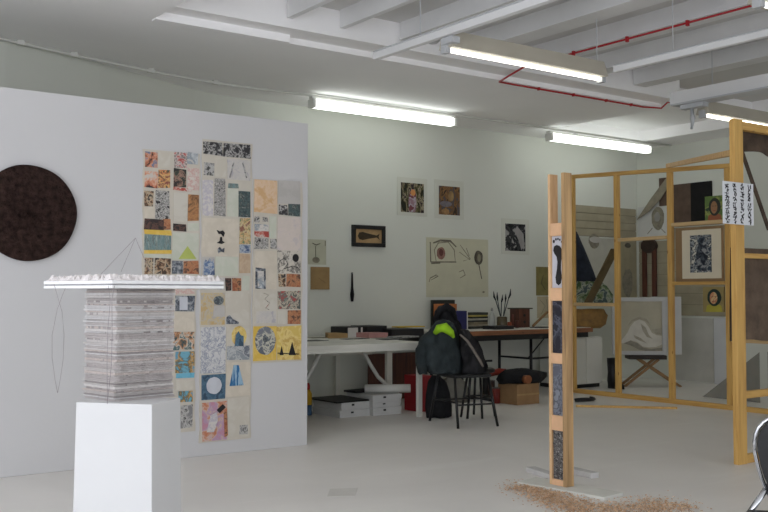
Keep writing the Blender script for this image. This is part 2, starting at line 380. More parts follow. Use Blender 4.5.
# ---- patchwork collages
P = {}
def st(n, cols, scale=18, kind='noise', dist=.6, stretch=(1,1,1)):
    cols = [tuple(.86*(.8*v+.2*(.3*c[0]+.6*c[1]+.1*c[2]))+.14*k for v,k in zip(c,(196,188,174))) for c in cols]
    P[n] = blotch('print_'+n, cols, scale*1.25, kind, dist, stretch, soft=.55)
st('orange', [(40,34,34),(190,96,60),(222,150,112),(90,110,150)], 11)
st('face', [(36,34,40),(205,100,66),(226,150,110),(200,190,180)], 8)
st('flower', [(50,70,50),(214,110,60),(224,180,90),(140,60,50)], 16)
st('brown', [(60,44,34),(150,104,70),(200,176,140),(46,40,40)], 17)
st('bw', [(30,30,34),(205,202,196),(60,60,64),(190,188,182)], 22)
st('bw2', [(36,36,40),(52,52,58),(190,188,184),(30,30,34)], 19)
st('faint', [(200,194,186),(188,184,184),(204,198,188),(176,172,180)], 16)
st('pale', [(204,198,184),(198,190,174)], 6)
st('paleg', [(192,198,178),(200,202,186)], 8)
st('cream', [(212,200,180),(204,192,172)], 8)
st('dark', [(30,27,28),(46,36,36),(96,58,50),(32,30,30)], 13)
st('redbw', [(190,60,56),(214,202,194),(50,40,42),(208,190,184)], 18)
st('darkred', [(34,34,34),(48,60,50),(170,120,100),(36,34,34)], 15)
st('red', [(176,50,44),(196,80,60),(206,190,180)], 20)
st('pinkred', [(208,196,186),(206,150,140),(210,200,190)], 16)
st('bowl', [(204,198,190),(120,136,150),(190,196,200)], 10)
st('yellow', [(226,176,40),(232,190,70)], 12)
st('yellow2', [(222,184,70),(236,206,110),(206,160,60)], 9)
st('teal', [(84,120,124),(120,150,150),(70,84,84),(150,168,160)], 20, 'noise', .4, (2.4,1,.35))
st('bottle', [(110,70,40),(190,120,60),(150,90,50)], 9)
st('slate', [(44,50,62),(90,100,116),(160,164,168)], 18)
st('rust', [(150,70,40),(196,120,70),(92,56,44)], 16)
st('camel', [(40,70,74),(198,120,60),(206,196,178),(60,92,98)], 13)
st('blueor', [(70,150,190),(210,150,60),(80,80,60),(90,170,200)], 9)
st('blue', [(64,160,200),(90,180,214)], 12)
st('grey', [(120,120,122),(190,188,184),(60,60,62)], 12)
st('violet', [(206,200,196),(176,170,190),(210,204,198)], 17)
st('bwcol', [(50,50,54),(206,202,196),(56,56,62),(190,186,180)], 24, 'noise', 1.4)
st('dteal', [(40,60,64),(70,96,98),(34,44,48),(120,130,124)], 17)
st('floral', [(96,130,90),(214,150,80),(206,196,140),(140,80,60)], 18)
st('blues', [(60,84,130),(180,190,200),(80,110,160)], 18)
st('tan', [(184,150,116),(196,166,132)], 9)
st('ochre', [(198,160,92),(184,176,160),(206,176,110),(176,168,158)], 8)
st('medal', [(60,70,80),(120,130,130),(70,80,84)], 20)
st('lineblue', [(206,206,206),(120,130,160),(210,210,208),(200,200,204)], 15, 'noise', 1.2)
st('greyblue', [(130,140,150),(190,194,196),(96,104,120)], 18)
st('deepblue', [(44,84,116),(66,108,140),(36,66,94)], 12)
st('pink', [(196,124,150),(176,140,180),(206,170,150),(202,110,70)], 6)
st('peach', [(222,176,128),(226,188,150),(214,160,100)], 5)
st('greycl', [(176,172,168),(184,180,176)], 6)
st('blush', [(206,192,182),(212,196,186),(196,184,184)], 6)
st('bluered', [(150,170,190),(176,60,64)], 9)
st('swirl', [(206,198,182),(60,58,58),(208,200,186),(196,188,172)], 11)
st('redteal', [(176,60,56),(70,100,96),(206,186,160),(60,70,70)], 12)
INKM = plain('ink', (36,34,36), .8, .1, 10); GREENM = plain('olive_green_print', (176,186,100), .8, .06, 12)
DRESS = blotch('dress_print', [(50,104,150),(150,180,200)], 12, 'noise', .2, (3,1,.3))
ROUNDL = plain('pale_disc_print', (198,200,206), .8, .05, 12); GREYD = blotch('grey_medal_print', [(120,124,130),(186,184,170),(100,104,112)], 13)
def collage(label, bgs, patches, motifs=()):
    xs = [b[0] for b in bgs]+[b[2] for b in bgs]; ys = [b[1] for b in bgs]+[b[3] for b in bgs]
    loc, rz, wd, ht, L = wall_frame(min(xs), min(ys), max(xs), max(ys), 'Y', PY)
    t = thing('patchwork_collage', label, 'collage', loc, rz, 'patchwork collages on the partition')
    n = 0
    for b in bgs:
        x0,z1 = L(b[0],b[1]); x1,z0 = L(b[2],b[3]); x0b = L(b[0],b[3])[0]
        m = MB(); k = 24; vs = []; fs = []         # cloth panel with a gently wavy edge and real thickness
        rg = random.Random(int(b[0]))
        top = [(x0,z1),(x1,z1)]
        pts = []
        for i in range(k+1): q = i/k; pts.append((x0+.004*math.sin(i*1.3+b[0]), z1+(z0-z1)*q))
        for i in range(k+1): q = 1-i/k; pts.append((x1+.005*math.sin(i*1.1+b[1]), z1+(z0-z1)*q))
        m.prism(pts, -.006, -.0005).build('cloth_panel', CREAM, t)
    for x0p,y0p,x1p,y1p,s in patches:
        cx = (x0p+x1p)/2; cy = (y0p+y1p)/2
        a = L(x0p,cy)[0]; b_ = L(x1p,cy)[0]; z1 = L(cx,y0p)[1]; z0 = L(cx,y1p)[1]; n += 1
        j = [random.uniform(-.004,.004) for _ in range(8)]; dy = .0005*(n % 3)
        MB().prism([(a+j[0],z0+j[1]),(b_+j[2],z0+j[3]),(b_+j[4],z1+j[5]),(a+j[6],z1+j[7])], -.0085-dy, -.006).build('patch', P[s], t)
    for mi,(kind, args, m) in enumerate(motifs):
        ml = -.0105-.0006*mi
        if kind == 'poly': MB().prism([L(*q) for q in args], ml, -.0085).build('motif', m, t)
        elif kind == 'oval':
            x0p,y0p,x1p,y1p = args; a = L(x0p,(y0p+y1p)/2); b_ = L(x1p,(y0p+y1p)/2); c = L((x0p+x1p)/2,y0p); d = L((x0p+x1p)/2,y1p)
            MB().disc((a[0]+b_[0])/2,(c[1]+d[1])/2,(b_[0]-a[0])/2,(c[1]-d[1])/2,ml,-.0085,24,.03).build('motif', m, t)
        elif kind == 'lines':
            for poly,wid in args:
                MB().tube([(L(*q)[0],-.010,L(*q)[1]) for q in poly], wid*.5, 5).build('drawn_line', m, t)
    return t
collage('patchwork cloth collage of photos and colour prints nearest the dark disc', [(143,149,199,290),(158,290,194.5,431)], [
 (145,152,157,167,'orange'),(158,152,170,168,'pale'),(144,171,157,188,'face'),(158,170,170,188,'flower'),(144,191,153,206,'brown'),(155,191,169,219,'bw'),
 (144,207,154,218,'cream'),(144,219,163,230,'dark'),(163,219,170,230,'rust'),(144,230,171,235,'yellow'),(144,235,171,250,'teal'),(144,250,171,254,'yellow'),(144,254,171,258,'paleg'),
 (144,258,153,274,'brown'),(154,258,170,274,'brown'),(174,152,187,168,'redbw'),(187,153,198,164,'bowl'),(173,169,186,187,'darkred'),(187,168,199,190,'pinkred'),(173,188,191,191,'red'),
 (173,193,187,222,'pale'),(187.5,195,198,221,'bottle'),(173,224,186,231,'dark'),(187,223,198,231,'paleg'),(172,233,198,260,'paleg'),(172,261,182,274,'slate'),(183,261,198,274,'rust'),
 (174,288,194,294,'pinkred'),(175,296,194,311,'slate'),(174,312,194,331,'cream'),(173,332,194,350,'camel'),(175,351,194,373,'blueor'),(176,373,194,378,'blue'),
 (176,379,193,390,'pale'),(178,391,192,402,'blueor'),(180,405,192,428,'grey')],
 [('poly',[(178,259),(187,246),(196,259)],GREENM),('poly',[(179,297),(187,297),(187,310),(179,310)],ROUNDL)])
collage('tallest patchwork collage in the middle with blue moon patch', [(202,139,251,290),(200,290,250,438)], [
 (203,142,222,155,'bw2'),(223,144,250,158,'bw2'),(203,163,214,176,'grey'),(215,158,226,177,'pale'),(227,160,250,180,'faint'),(202,180,213,216,'violet'),(214,179,225,216,'bwcol'),
 (228,184,238,188,'teal'),(227,189,238,217,'paleg'),(238.5,191,250,217,'dteal'),(202,218,238,256,'cream'),(239,218,250,244,'floral'),(239,245,250,253,'blues'),(202,257,214,276,'greycl'),
 (214.5,257,238,276,'paleg'),(239,254,250,273,'tan'),(225,278,231,291,'dark'),(232,278,241,291,'rust'),(242,276,249,290,'paleg'),(202,277,224,290,'faint'),
 (201,293,224,325,'ochre'),(213,306,224,317,'greycl'),(225,292,249,325,'pale'),(200,327,225,373,'lineblue'),(226,326,249,346,'pale'),(226,346,249,360,'greyblue'),
 (201,374,225,399,'deepblue'),(226,362,250,396,'cream'),(202,402,226,440,'pink'),(227,398,249,437,'pale'),(239,425,247,434,'grey')],
 [('oval',(231,326,246,346),P['yellow2']),('poly',[(234,346),(235,335),(238,331),(240,335),(243,336),(243,346)],P['deepblue']),('oval',(206,377,221,394),ROUNDL),
  ('poly',[(233,365),(238,365),(243,385),(229,386)],DRESS),('oval',(213,296,223,305),P['medal']),('poly',[(203,275),(203,262),(205,259),(207,262),(209,258),(211,262),(213,259),(214,275)],P['blues']),
  ('poly',[(225,324),(226,317),(229,315),(232,319),(238,322),(238,324)],P['slate']),('poly',[(216,410),(222,404),(225,407),(219,413)],INKM),('poly',[(226,410),(227,435),(224,437),(223,412)],P['rust']),
  ('poly',[(206,432),(210,415),(216,412),(217,420),(213,432)],P['violet']),
  ('poly',[(216,230),(219,231.5),(222,230.5),(224,233),(222.5,237),(220.5,234),(218,234)],INKM),('poly',[(219.5,237),(221,237),(221.5,241),(224,242.5),(221,244),(216,243),(219,241)],INKM),('poly',[(217,249),(219,247),(221,249.5),(223.5,248),(223,252.5),(220,251.5),(217.5,253.5)],P['slate']),
  ('lines',[([(233,163),(229,178)],.012),([(242,163),(246,178)],.012)],P['grey'])])
collage('shortest patchwork collage with yellow tree patches beside the partition edge', [(253,179,301.5,361)], [
 (254,180,277,213,'peach'),(277.5,181,300,204,'greycl'),(278,205,287,215,'bw2'),(288,204,300,216,'dteal'),(254,217,259,222,'bw'),(262,217,267,222,'bw'),(254,224,268,231,'bowl'),(254,231,268,237,'red'),(254,238,268,249,'bw'),
 (269,216,276,238,'paleg'),(270,239,276,249,'grey'),(277,217,300,250,'blush'),(254,251,276,289,'cream'),(255,268,265,289,'slate'),(277,251,300,273,'swirl'),(278,274,285,287,'brown'),(286,274,300,287,'rust'),
 (254,291,276,323,'pale'),(256,311,275,323,'faint'),(277,291,300,309,'redteal'),(277,310,286,324,'pale'),(287,310,300,324,'rust'),(253,326,276,361,'yellow'),(276.5,326,301,360,'yellow2')],
 [('oval',(254.5,326.5,275,355),GREYD),('oval',(262,336,268,342),P['medal']),('poly',[(279,355),(281,346),(283,355)],INKM),('poly',[(288,355),(291.5,342),(295,355)],INKM),
  ('oval',(292,254,298,262),INKM),('lines',[([(277,353),(298,354)],.008)],INKM),('poly',[(257,271),(263,271),(263,288),(257,288)],P['bowl']),
  ('lines',[([(263,293),(268,295),(264,299),(269,303),(265,308),(269,310)],.006)],P['redteal']),('lines',[([(279,261),(284,258),(287,264),(283,269),(292,266),(298,268)],.006)],INKM)])

# ------------------------------------------------------------------ pedestal and paper stack
PZ = .75
c0 = onZ(152, 404.5, PZ); ux = Vector((-.64,.77,0)).normalized(); vx = Vector((.77,.64,0)).normalized()
pc = c0+ux*.172+vx*.128; ang = math.atan2(vx.y, vx.x)
def pedestal():
    a0,b0,a1,b1 = .137,.182,.128,.172           # half sizes bottom / top (along v, along u)
    b = MB().add([(sx*a0,sy*b0,0) for sx,sy in ((-1,-1),(1,-1),(1,1),(-1,1))]+[(sx*a1,sy*b1,PZ) for sx,sy in ((-1,-1),(1,-1),(1,1),(-1,1))],
        [(3,2,1,0),(4,5,6,7),(0,1,5,4),(1,2,6,5),(2,3,7,6),(3,0,4,7)])
    tag(b.build('pedestal', PEDM, bevel=.003, loc=(pc.x,pc.y,0), rz=ang), 'white square pedestal under the paper stack', 'pedestal')
pedestal()
s0 = onZ(115, 402, PZ); a9 = math.radians(11)
SX, SY, SH = .29, .25, 0.468
ex = Vector((math.cos(a9),math.sin(a9),0)); ey = Vector((-math.sin(a9),math.cos(a9),0))
sc = s0+ex*SX/2+ey*SY/2
stack = thing('paper_stack', 'tall stack of ragged grey-white paper boards on the pedestal', 'paper stack', (sc.x,sc.y,PZ), a9)
lay = [plain('paper_layer_%d' % i, c, .95, .12, 22, .6, bscale=60, stretch=(1,1,3)) for i,c in enumerate([(222,217,214),(208,202,199),(196,188,186),(172,165,163),(228,225,224),(214,202,196)])]
base_me = []
for q in range(6):
    rg = random.Random(q); n = 14; pts = []
    for i in range(4):
        cx = (-1,1,1,-1)[i]; cy = (-1,-1,1,1)[i]; dx = (2,0,-2,0)[i]; dy = (0,2,0,-2)[i]
        for j in range(n): pts.append(((cx+dx*j/n)/2+rg.uniform(-.014,.014), (cy+dy*j/n)/2+rg.uniform(-.014,.014)))
    o = MB().slab(pts, 0, 1).build('paper_layer', lay[q], stack); base_me.append(o.data); bpy.data.objects.remove(o)
z = 0; rg = random.Random(5)
while z < SH-.002:
    h = min(rg.choice((.005,.006,.007,.009,.011)), SH-z)
    o = bpy.data.objects.new('paper_layer', base_me[rg.choice((0,0,1,1,2,2,3,4,5))]); C.objects.link(o); o.parent = stack
    o.scale = (SX*rg.uniform(.955,1.012), SY*rg.uniform(.955,1.012), h-.0012); o.location = (rg.uniform(-.005,.005), rg.uniform(-.005,.005), z); o.rotation_euler.z = rg.uniform(-.008,.008)
    z += h
box(-SX*.47,SX*.47,-SY*.47,SY*.47,.002,SH-.003).build('core', lay[3], stack)
slab = thing('paper_slab', 'wide white paper slab with crumbled pulp on top of the stack', 'paper slab', (sc.x+.014,sc.y-.010,PZ+SH+.001), a9)
R_ = .275
SLW = plain('white_board', (232,232,232), .9, .04, 14, .2)
box(-R_,R_,-R_,R_,0,.012).build('lower_board', SLW, slab, bevel=.002)
box(-R_+.004,R_-.004,-R_+.004,R_-.004,.012,.018).build('grey_board', plain('grey_board', (150,150,152),.9,.06,14), slab)
box(-R_,R_,-R_,R_,.018,.032).build('upper_board', SLW, slab, bevel=.002)
def crust():
    rg = random.Random(9); n = 46; vs = []; fs = []
    for j in range(n+1):
        for i in range(n+1):
            e = min(i,j,n-i,n-j)
            zz = .032+(0 if e == 0 else (.004+.024*rg.random()**2))
            vs.append((-R_+2*R_*i/n+rg.uniform(-.004,.004), -R_+2*R_*j/n+rg.uniform(-.004,.004), zz))
    for j in range(n):
        for i in range(n): a = j*(n+1)+i; fs.append((a,a+1,a+n+2,a+n+1))
    return MB().add(vs,fs)
crust().build('pulp_crust', plain('paper_pulp', (228,222,220), .95, .10, 30, .5), slab)
THR = plain('grey_thread', (150,142,144), .8, .1, 10)
def loc_slab(px, py, D):                 # point at a given distance straight ahead, in slab space
    d = ray(px,py); p = CAM+d*(D/(d.dot(FW)))
    q = p-Vector((sc.x,sc.y,PZ+SH+.001)); return (q.dot(ex), q.dot(ey), q.z)
def thread(pts, D): MB().tube([loc_slab(x,y,D) for x,y in pts], .0011, 5).build('thread', THR, slab, True)
thread([(50,284),(54,298),(58,312),(60,335),(59,360),(56,380),(53.5,393)],4.1)
thread([(63,284),(58,296),(53,310),(48,335),(48,358),(51,380),(53.5,393)],4.1)
thread([(104,286),(106,300),(103.5,330),(102.6,360),(103,404)],3.83)
thread([(110,286),(107.5,300),(107.8,330),(107,365),(103,404)],3.83)
thread([(97,274),(131.5,238)],4.15); thread([(117,272),(131.5,238)],4.2); thread([(131.5,238),(146,272)],4.25)

# ------------------------------------------------------------------ desks
d1 = thing('long_desk', 'long white desk along the back wall beside the partition', 'desk', (4.8,8.2,0))
def D1(x0,x1,y0,y1,z0,z1,n,m=WHITE,bv=.003): return box(x0-4.8,x1-4.8,y0-8.2,y1-8.2,z0,z1).build(n,m,d1,bevel=bv)
DX1 = onY(426,343,7.4).x
D1(3.5,DX1,7.4,9.06,.69,.725,'tabletop'); D1(3.5,DX1,7.41,7.44,.652,.69,'front_rail')
D1(5.2,DX1,8.3,8.34,.56,.69,'apron')
D1(DX1-.055,DX1-.005,7.45,7.49,0,.652,'leg'); D1(DX1-.06,DX1-.005,8.9,8.95,0,.69,'leg'); D1(3.55,3.6,8.9,8.95,0,.69,'leg'); D1(3.55,3.6,7.45,7.49,0,.652,'leg')
q = onY(388,360,8.28); D1(q.x-.035,q.x+.035,8.25,8.29,0,.69,'leg')
def tubepx(pts, Y, tail=True):
    v = [onY(x,y,Y) for x,y in pts]; v[0].z = .655
    if tail: v.append(Vector((v[-1].x+.02,Y,0)))
    MB().tube([(p.x-4.8,p.y-8.2,p.z) for p in v], .02, 10).build('trestle_leg', METW, d1, True)
tubepx([(361,353),(370,364),(378,377),(387,385),(399,395)], 8.1)
tubepx([(322,354),(314,366),(305,381),(297,395)], 8.1)

T2 = .775
d2 = thing('folding_table', 'white topped folding table with brown edge and black legs', 'table', (7.4,8.6,0))
def D2(x0,x1,y0,y1,z0,z1,n,m): return box(x0-7.4,x1-7.4,y0-8.6,y1-8.6,z0,z1).build(n,m,d2,bevel=.002)
X20 = onY(440,330,8.22).x; X21 = 9.15
D2(X20,X21,8.235,9.06,T2-.03,T2,'tabletop',WHITE); D2(X20,X21,8.2,8.235,T2-.055,T2-.004,'edge_strip',BROWNW); D2(X20+.02,X21-.02,8.26,9.0,T2-.12,T2-.03,'underframe',BLKM)
for px in (531, 462):
    lx = onY(px,350,8.35).x-7.4
    for yy in (8.35-8.6, 8.9-8.6): MB().tube([(lx,yy,0),(lx,yy,T2-.1)],.018,8).build('leg',BLKM,d2,True)
    MB().tube([(lx,-.25,.42),(lx,.3,.42)],.012,8).build('crossbar',BLKM,d2,True)
    MB().tube([(lx,-.2,.42),(lx+.3,-.2,T2-.1)],.008,8).build('brace',BLKM,d2,True)
    MB().tube([(lx,-.25,.42),(lx+.45,-.25,.42)],.012,8).build('crossbar',BLKM,d2,True)

# ------------------------------------------------------------------ things under and on the desks
def item(name, label, cat, mb, mat, loc, rz=0, group=None, bevel=.003, smooth=False):
    return tag(mb.build(name, mat, loc=loc, rz=rz, bevel=bevel, smooth=smooth), label, cat, group)
GREYC = plain('white_box_card', (196,196,194), .7, .04, 6)
def cbox(w_,d_,h_): return MB().box(-w_/2,w_/2,-d_/2,d_/2,0,h_)
def flatbox(label, x, y, z, w_, d_, h_, rz=0, lidlabel=True):
    t = thing('flat_storage_box', label, 'box', (x,y,z), rz, 'flat storage boxes under the long desk')
    box(-w_/2+.004,w_/2-.004,-d_/2+.004,d_/2-.004,0,h_*.55).build('tray',GREYC,t)
    box(-w_/2,w_/2,-d_/2,d_/2,h_*.42,h_).build('lid',GREYC,t,bevel=.003)
    box(-.05,-.02,-d_/2-.003,-d_/2,h_*.55,h_*.8).build('label_mark',BLACK,t); return t
bl = onZ(340,418.6); br = onZ(373,416.5)
flatbox('flat white storage box on the floor, lower of the left pair under the desk', bl.x+.19, bl.y+.27, 0, .36,.5,.068)
flatbox('flat white storage box on top of the left pair under the desk', bl.x+.2, bl.y+.28, .069, .34,.5,.072, .02)
flatbox('flat white storage box at the bottom of the right stack under the desk', br.x+.19, br.y+.26, 0, .35,.48,.075)
flatbox('flat grey-white storage box in the middle of the right stack under the desk', br.x+.19, br.y+.27, .076, .34,.48,.05)
flatbox('flat white storage box on top of the right stack, under the paper roll', br.x+.195, br.y+.26, .127, .35,.48,.072, -.02)
item('black_portfolio','thin black portfolio lying on the left pair of flat boxes','portfolio',cbox(.42,.52,.014),BLACK,(bl.x+.18,bl.y+.29,.142),.03)
item('dark_folder','dark paper folder lying at the back on the right stack of flat boxes','folder',cbox(.26,.2,.02),plain('dark_folder_card',(38,36,38),.7),(br.x+.12,br.y+.40,.2),.1)
rx, ry = br.x+.30, br.y+.1
t = thing('paper_roll','white rolled paper tube lying on the right stack of boxes','paper roll',(rx,ry+.02,.245),-.6)
MB().tube([(-.26,0,0),(.2,0,0)],.042,16).build('roll',PAPER,t,True); MB().tube([(.2,0,0),(.202,0,0)],.024,12).build('core_end',plain('roll_core',(120,100,86)),t)
rb = onZ(414,415.5); item('red_crate','tall red box standing on the floor beside the flat boxes','box',cbox(.17,.26,.36),plain('red_card',(150,26,34),.6,.08,6),(onY(414,397,rb.y+.3).x+.06,rb.y+.3,0))
bo = onZ(308,415); t = thing('glue_bottle','yellow and blue bottle with red cap on the floor by the partition','bottle',(bo.x,bo.y,0))
MB().lathe([(.036,0),(.038,.01),(.038,.1)],n=14).build('lower_label',plain('blue_label',(60,90,120)),t,True); MB().lathe([(.038,.1),(.038,.21),(.018,.25)],n=14).build('body',plain('yellow_plastic',(190,150,30)),t,True)
MB().lathe([(.019,.25),(.019,.29),(.01,.315)],n=12).build('cap',plain('red_plastic',(160,30,26)),t,True)
q0 = onY(368,360,8.85); q1 = onY(421,360,8.85)
item('leaning_board','dark brown board leaning in shadow under the long desk','board',cbox(q1.x-q0.x,.02,.52),DARKW,((q0.x+q1.x)/2,8.85,0))
q = onZ(371,400); t = thing('dark_jar','small dark bottle standing behind the flat boxes','bottle',(q.x+.05,q.y+.55,0))
MB().lathe([(.05,0),(.055,.05),(.055,.25),(.025,.3),(.022,.36)],n=14).build('body',BLACK,t,True); MB().lathe([(.026,.36),(.026,.4)],n=12).build('cap',BLKM,t,True)

def ondesk(name,label,cat,px0,px1,pytop,Y,depth,mat,zt=.725,rz=0,group=None,minh=.004):
    a = onY(px0,320,Y); b_ = onY(px1,320,Y); z1 = onY((px0+px1)/2,pytop,Y).z
    h = max(minh, z1-zt); return item(name,label,cat,cbox(b_.x-a.x,depth,h),mat,((a.x+b_.x)/2,Y+depth/2,zt+.001),rz,group)
BLKP = plain('black_card',(32,32,34),.5,.1,8); YELP = plain('yellow_card',(206,176,50),.7); PINKP = plain('pink_card',(190,140,136),.7)
t = thing('box_file','white box file with black edging lying on the long desk','box file',(onY(355,330,8.6).x,8.6,.726))
wd_ = (onY(364,330,8.6).x-onY(347,330,8.6).x)/2
box(-wd_,wd_,0,.3,0,.105).build('case',PAPER,t,bevel=.003)
for x in (-wd_-.004,wd_*.35,wd_*.9): box(x,x+.02 if x < 0 else x+.035,-.004,.3,0,.11).build('binding',BLKP,t)
box(-wd_,wd_,-.003,.3,.105,.112).build('lid',BLKP,t)
item('kraft_envelope','folded brown paper envelope lying left of the white box file','envelope',MB().slab([(-.14,0),(.09,-.02),(.1,.2),(.0,.28)],0,.05),KRAFT,(onY(337,334,8.6).x,8.55,.726))
ondesk('black_portfolio','thick black portfolio on the desk right of the box file','portfolio',367,387,326,8.62,.32,BLKP,rz=.0)
ondesk('pink_folder','pinkish folder lying in front of the black portfolio on the long desk','folder',369,388,333,8.36,.24,PINKP,minh=.03)
def sheet(label,x,y,zt,w_,d_,rz,mat,cat='paper',name='paper_sheet',h=.003): return item(name,label,cat,cbox(w_,d_,h),mat,(x,y,zt+.001),rz,bevel=0)
pX = lambda px,Y: onY(px,330,Y).x
ondesk('black_folder','black folder heap lying at the right of the long desk behind the jackets','folder',393,424,329,8.45,.4,BLKP,rz=-.02)
ondesk('yellow_folder','yellow folder lying on the black folder heap','folder',399,425,327,8.7,.14,YELP,zt=onY(406,329,8.45).z+.004,minh=.012)
sheet('grey magazine lying tilted on the front of the black folder heap',pX(402,8.3),8.28,.725,.3,.2,.25,plain('grey_print',(150,150,150),.6,.3,20),'magazine','magazine',.015)
sheet('loose black sheet near the front edge of the long desk',pX(392,8.0),8.0,.725,.28,.2,-.2,BLKP)
sheet('pair of dark papers on the desk beside the partition edge',pX(312,8.2),8.25,.725,.34,.2,.1,BLKP)
sheet('olive paper lying at the back of the desk beside the partition',pX(318,8.8),8.75,.725,.3,.18,0,plain('olive_paper',(110,108,88)))
sheet('white paper sheet lying flat in the middle of the long desk',pX(345,7.9),7.95,.725,.42,.3,.05,PAPER)
sheet('dark grey paper lying in front of the white box file',pX(352,8.35),8.3,.725,.3,.12,.05,plain('dgrey_paper',(70,70,72)))

# folding table contents
ZT = T2
ondesk('dark_board','dark upright board leaning on the wall behind the coats','board',432,455,300,8.98,.03,plain('dark_green_board',(50,54,48)),ZT)
ondesk('orange_box','orange cardboard box standing on the table behind the black hood','box',440,457,304,8.8,.12,plain('orange_card',(190,116,66),.7,.08,10),ZT)
t = thing('blue_box','dark blue box file with white edge standing on the table','box file',(pX(462,8.62),8.62,ZT+.001))
hb = onY(462,311,8.62).z-ZT; hw = (pX(467,8.62)-pX(457,8.62))/2
box(-hw,hw,0,.18,0,hb).build('case',plain('navy_card',(38,40,92),.5),t,bevel=.003); box(hw,hw+.012,0,.18,0,hb).build('white_edge',PAPER,t)
cols = [(70,72,66),(170,160,140),(150,140,116),(60,60,58),(180,176,160),(50,50,48),(186,170,90),(60,64,60)]
zz = ZT+.001
for i,c in enumerate(cols):
    h = (.028,.02,.03,.018,.022,.02,.018,.03)[i]
    desc = ['dark grey book at the bottom','beige book second from the bottom','tan book third from the bottom','black notebook fourth from the bottom','pale book fifth from the bottom','black book third from the top','yellow book second from the top','dark green book on top'][i]
    item('book', desc+' of the book pile on the folding table','book',cbox(.3-.012*(i%3),.2,h),plain('book_cover_%d' % i,c,.6,.12,14),(pX(478,8.7)+.01*((i*7)%3-1),8.78,zz),(.1,-.05,.2,0,-.15,.1,.05,-.1)[i],'books piled on the folding table',.002)
    zz += h+.001
t = thing('white_bottle','small white plastic bottle right of the book pile','bottle',(pX(492,8.6),8.6,ZT+.001))
hb = onY(492,308,8.6).z-ZT; MB().lathe([(.036,0),(.038,.01),(.038,hb*.6),(.016,hb*.8),(.014,hb*.86)],n=14).build('body',plain('white_plastic',(176,178,172)),t,True); MB().lathe([(.016,hb*.86),(.012,hb)],n=12).build('cap',plain('grey_plastic',(140,140,136)),t,True)
jx = pX(502,8.65)
t = thing('brush_jar','glass jar holding upright paintbrushes on the folding table','jar',(jx,8.65,ZT+.001))
MB().lathe([(.06,0),(.062,.01),(.062,.13),(.05,.14)],n=16).build('jar',plain('brown_glass',(92,82,62),.2,.1,8),t,True)
tag(t,'brown jar standing on the table and holding paintbrushes','jar')
for i,(dx,dy,ln,c) in enumerate(((-.1,0,.30,(60,70,70)),(-.03,.02,.29,(50,60,66)),(.02,-.02,.27,(70,80,84)),(.05,.03,.26,(44,54,60)),(.11,0,.33,(64,70,70)))):
    b = thing('paintbrush',['paintbrush leaning furthest left in the jar','dark paintbrush second from the left in the jar','grey paintbrush in the middle of the jar','short dark paintbrush second from the right in the jar','tall paintbrush leaning furthest right in the jar'][i],'paintbrush',(jx+dx*.25,8.65+dy,ZT+.145),0,'paintbrushes in the jar')
    MB().tube([(0,0,0),(dx*.75,dy,ln*.65)],.006,6).build('handle',plain('brush_handle_%d' % i,c,.5),b,True)
    MB().tube([(dx*.75,dy,ln*.65),(dx*1.0,dy,ln*.78),(dx*1.08,dy,ln)],[.008,.012,.003],8).build('bristles',plain('bristle',(40,44,46),.9),b,True)
t = thing('wooden_house','small dark red wooden house box with flat roof on the table','box',(pX(524.5,8.65),8.65,ZT+.001))
hb = onY(524,308,8.65).z-ZT; hw = (pX(530,8.65)-pX(519,8.65))/2
box(-hw,hw,0,.16,0,hb-.015).build('body',DARKW,t,bevel=.003); box(-hw-.02,hw+.03,-.02,.18,hb-.015,hb).build('roof',plain('olive_roof',(70,64,50)),t)
for zc in (.28,.62): MB().disc(0,hb*zc,.018,.018,-.003,0,12).build('hole',BLACK,t)
for i,(px,h,c,r_,lab) in enumerate(((509.5,.075,(150,70,40),.025,'orange-brown small pot'),(513,.17,(110,50,40),.008,'thin red stick holder'),(517,.09,(80,40,34),.022,'dark red small pot'))):
    item('small_pot', lab+' standing left of the wooden house box','pot',MB().lathe([(r_,0),(r_*1.1,h*.5),(r_,h)],n=12),plain('pot_%d' % i,c,.5),(pX(px,8.6),8.6,ZT+.001),bevel=0,smooth=True)
ondesk('black_tray','flat black tray near the front of the folding table','tray',494,514,326,8.35,.2,BLKP,ZT,minh=.025)
sheet('white paper in front of the book pile on the folding table',pX(479,8.35),8.42,ZT,.34,.22,.15,PAPER)
sheet('pale blue-white paper in front of the wooden house box',pX(525,8.4),8.4,ZT,.34,.2,-.1,PAPER)
sheet('dark open notebook on the table beside the timber pole',pX(543,8.45),8.5,ZT,.2,.16,.1,BLKP,'notebook','notebook',.012)
item('wood_stick','thin brown stick propped at the back of the table by the pole','stick',MB().bar((0,0,.0),(.36,.1,.17),.025,.02),CARD,(pX(533,8.75),8.75,ZT+.012),bevel=0)

# under folding table
q = onZ(529,404.5); t = thing('cardboard_box','brown cardboard box on the floor under the folding table','box',(q.x,q.y+.16,0))
cbox(.33,.3,.22).build('carton',CARD,t,bevel=.003); box(-.165,.165,-.153,-.15,.1,.118).build('tape',KRAFT,t)
t = thing('black_bag','black soft bag with orange disc lying on the cardboard box','bag',(q.x+.06,q.y+.16,.222))
MB().loft([(0,0,0,.3,.13),(0,0,.05,.34,.16),(0,0,.1,.32,.15),(-.05,0,.14,.2,.09),(-.05,0,.15,.04,.02)],fold=.07,seed=4).build('bag_body',BLKC,t,True)
MB().tube([(-.1,-.2,.05),(-.1,-.14,.05)],.045,16).build('orange_disc',plain('dull_orange',(140,84,50)),t,True)
rg = random.Random(2)
clut = [(497.5,402,.04,.22,(70,50,46),'dark brown tin'),(502.5,404,.042,.16,(120,40,34),'dull red can'),(508.5,402,.036,.2,(60,64,70),'grey metal tin'),(512.5,400,.033,.25,(60,58,54),'tall dark tin'),(492,400,.04,.24,(46,46,48),'black can')]
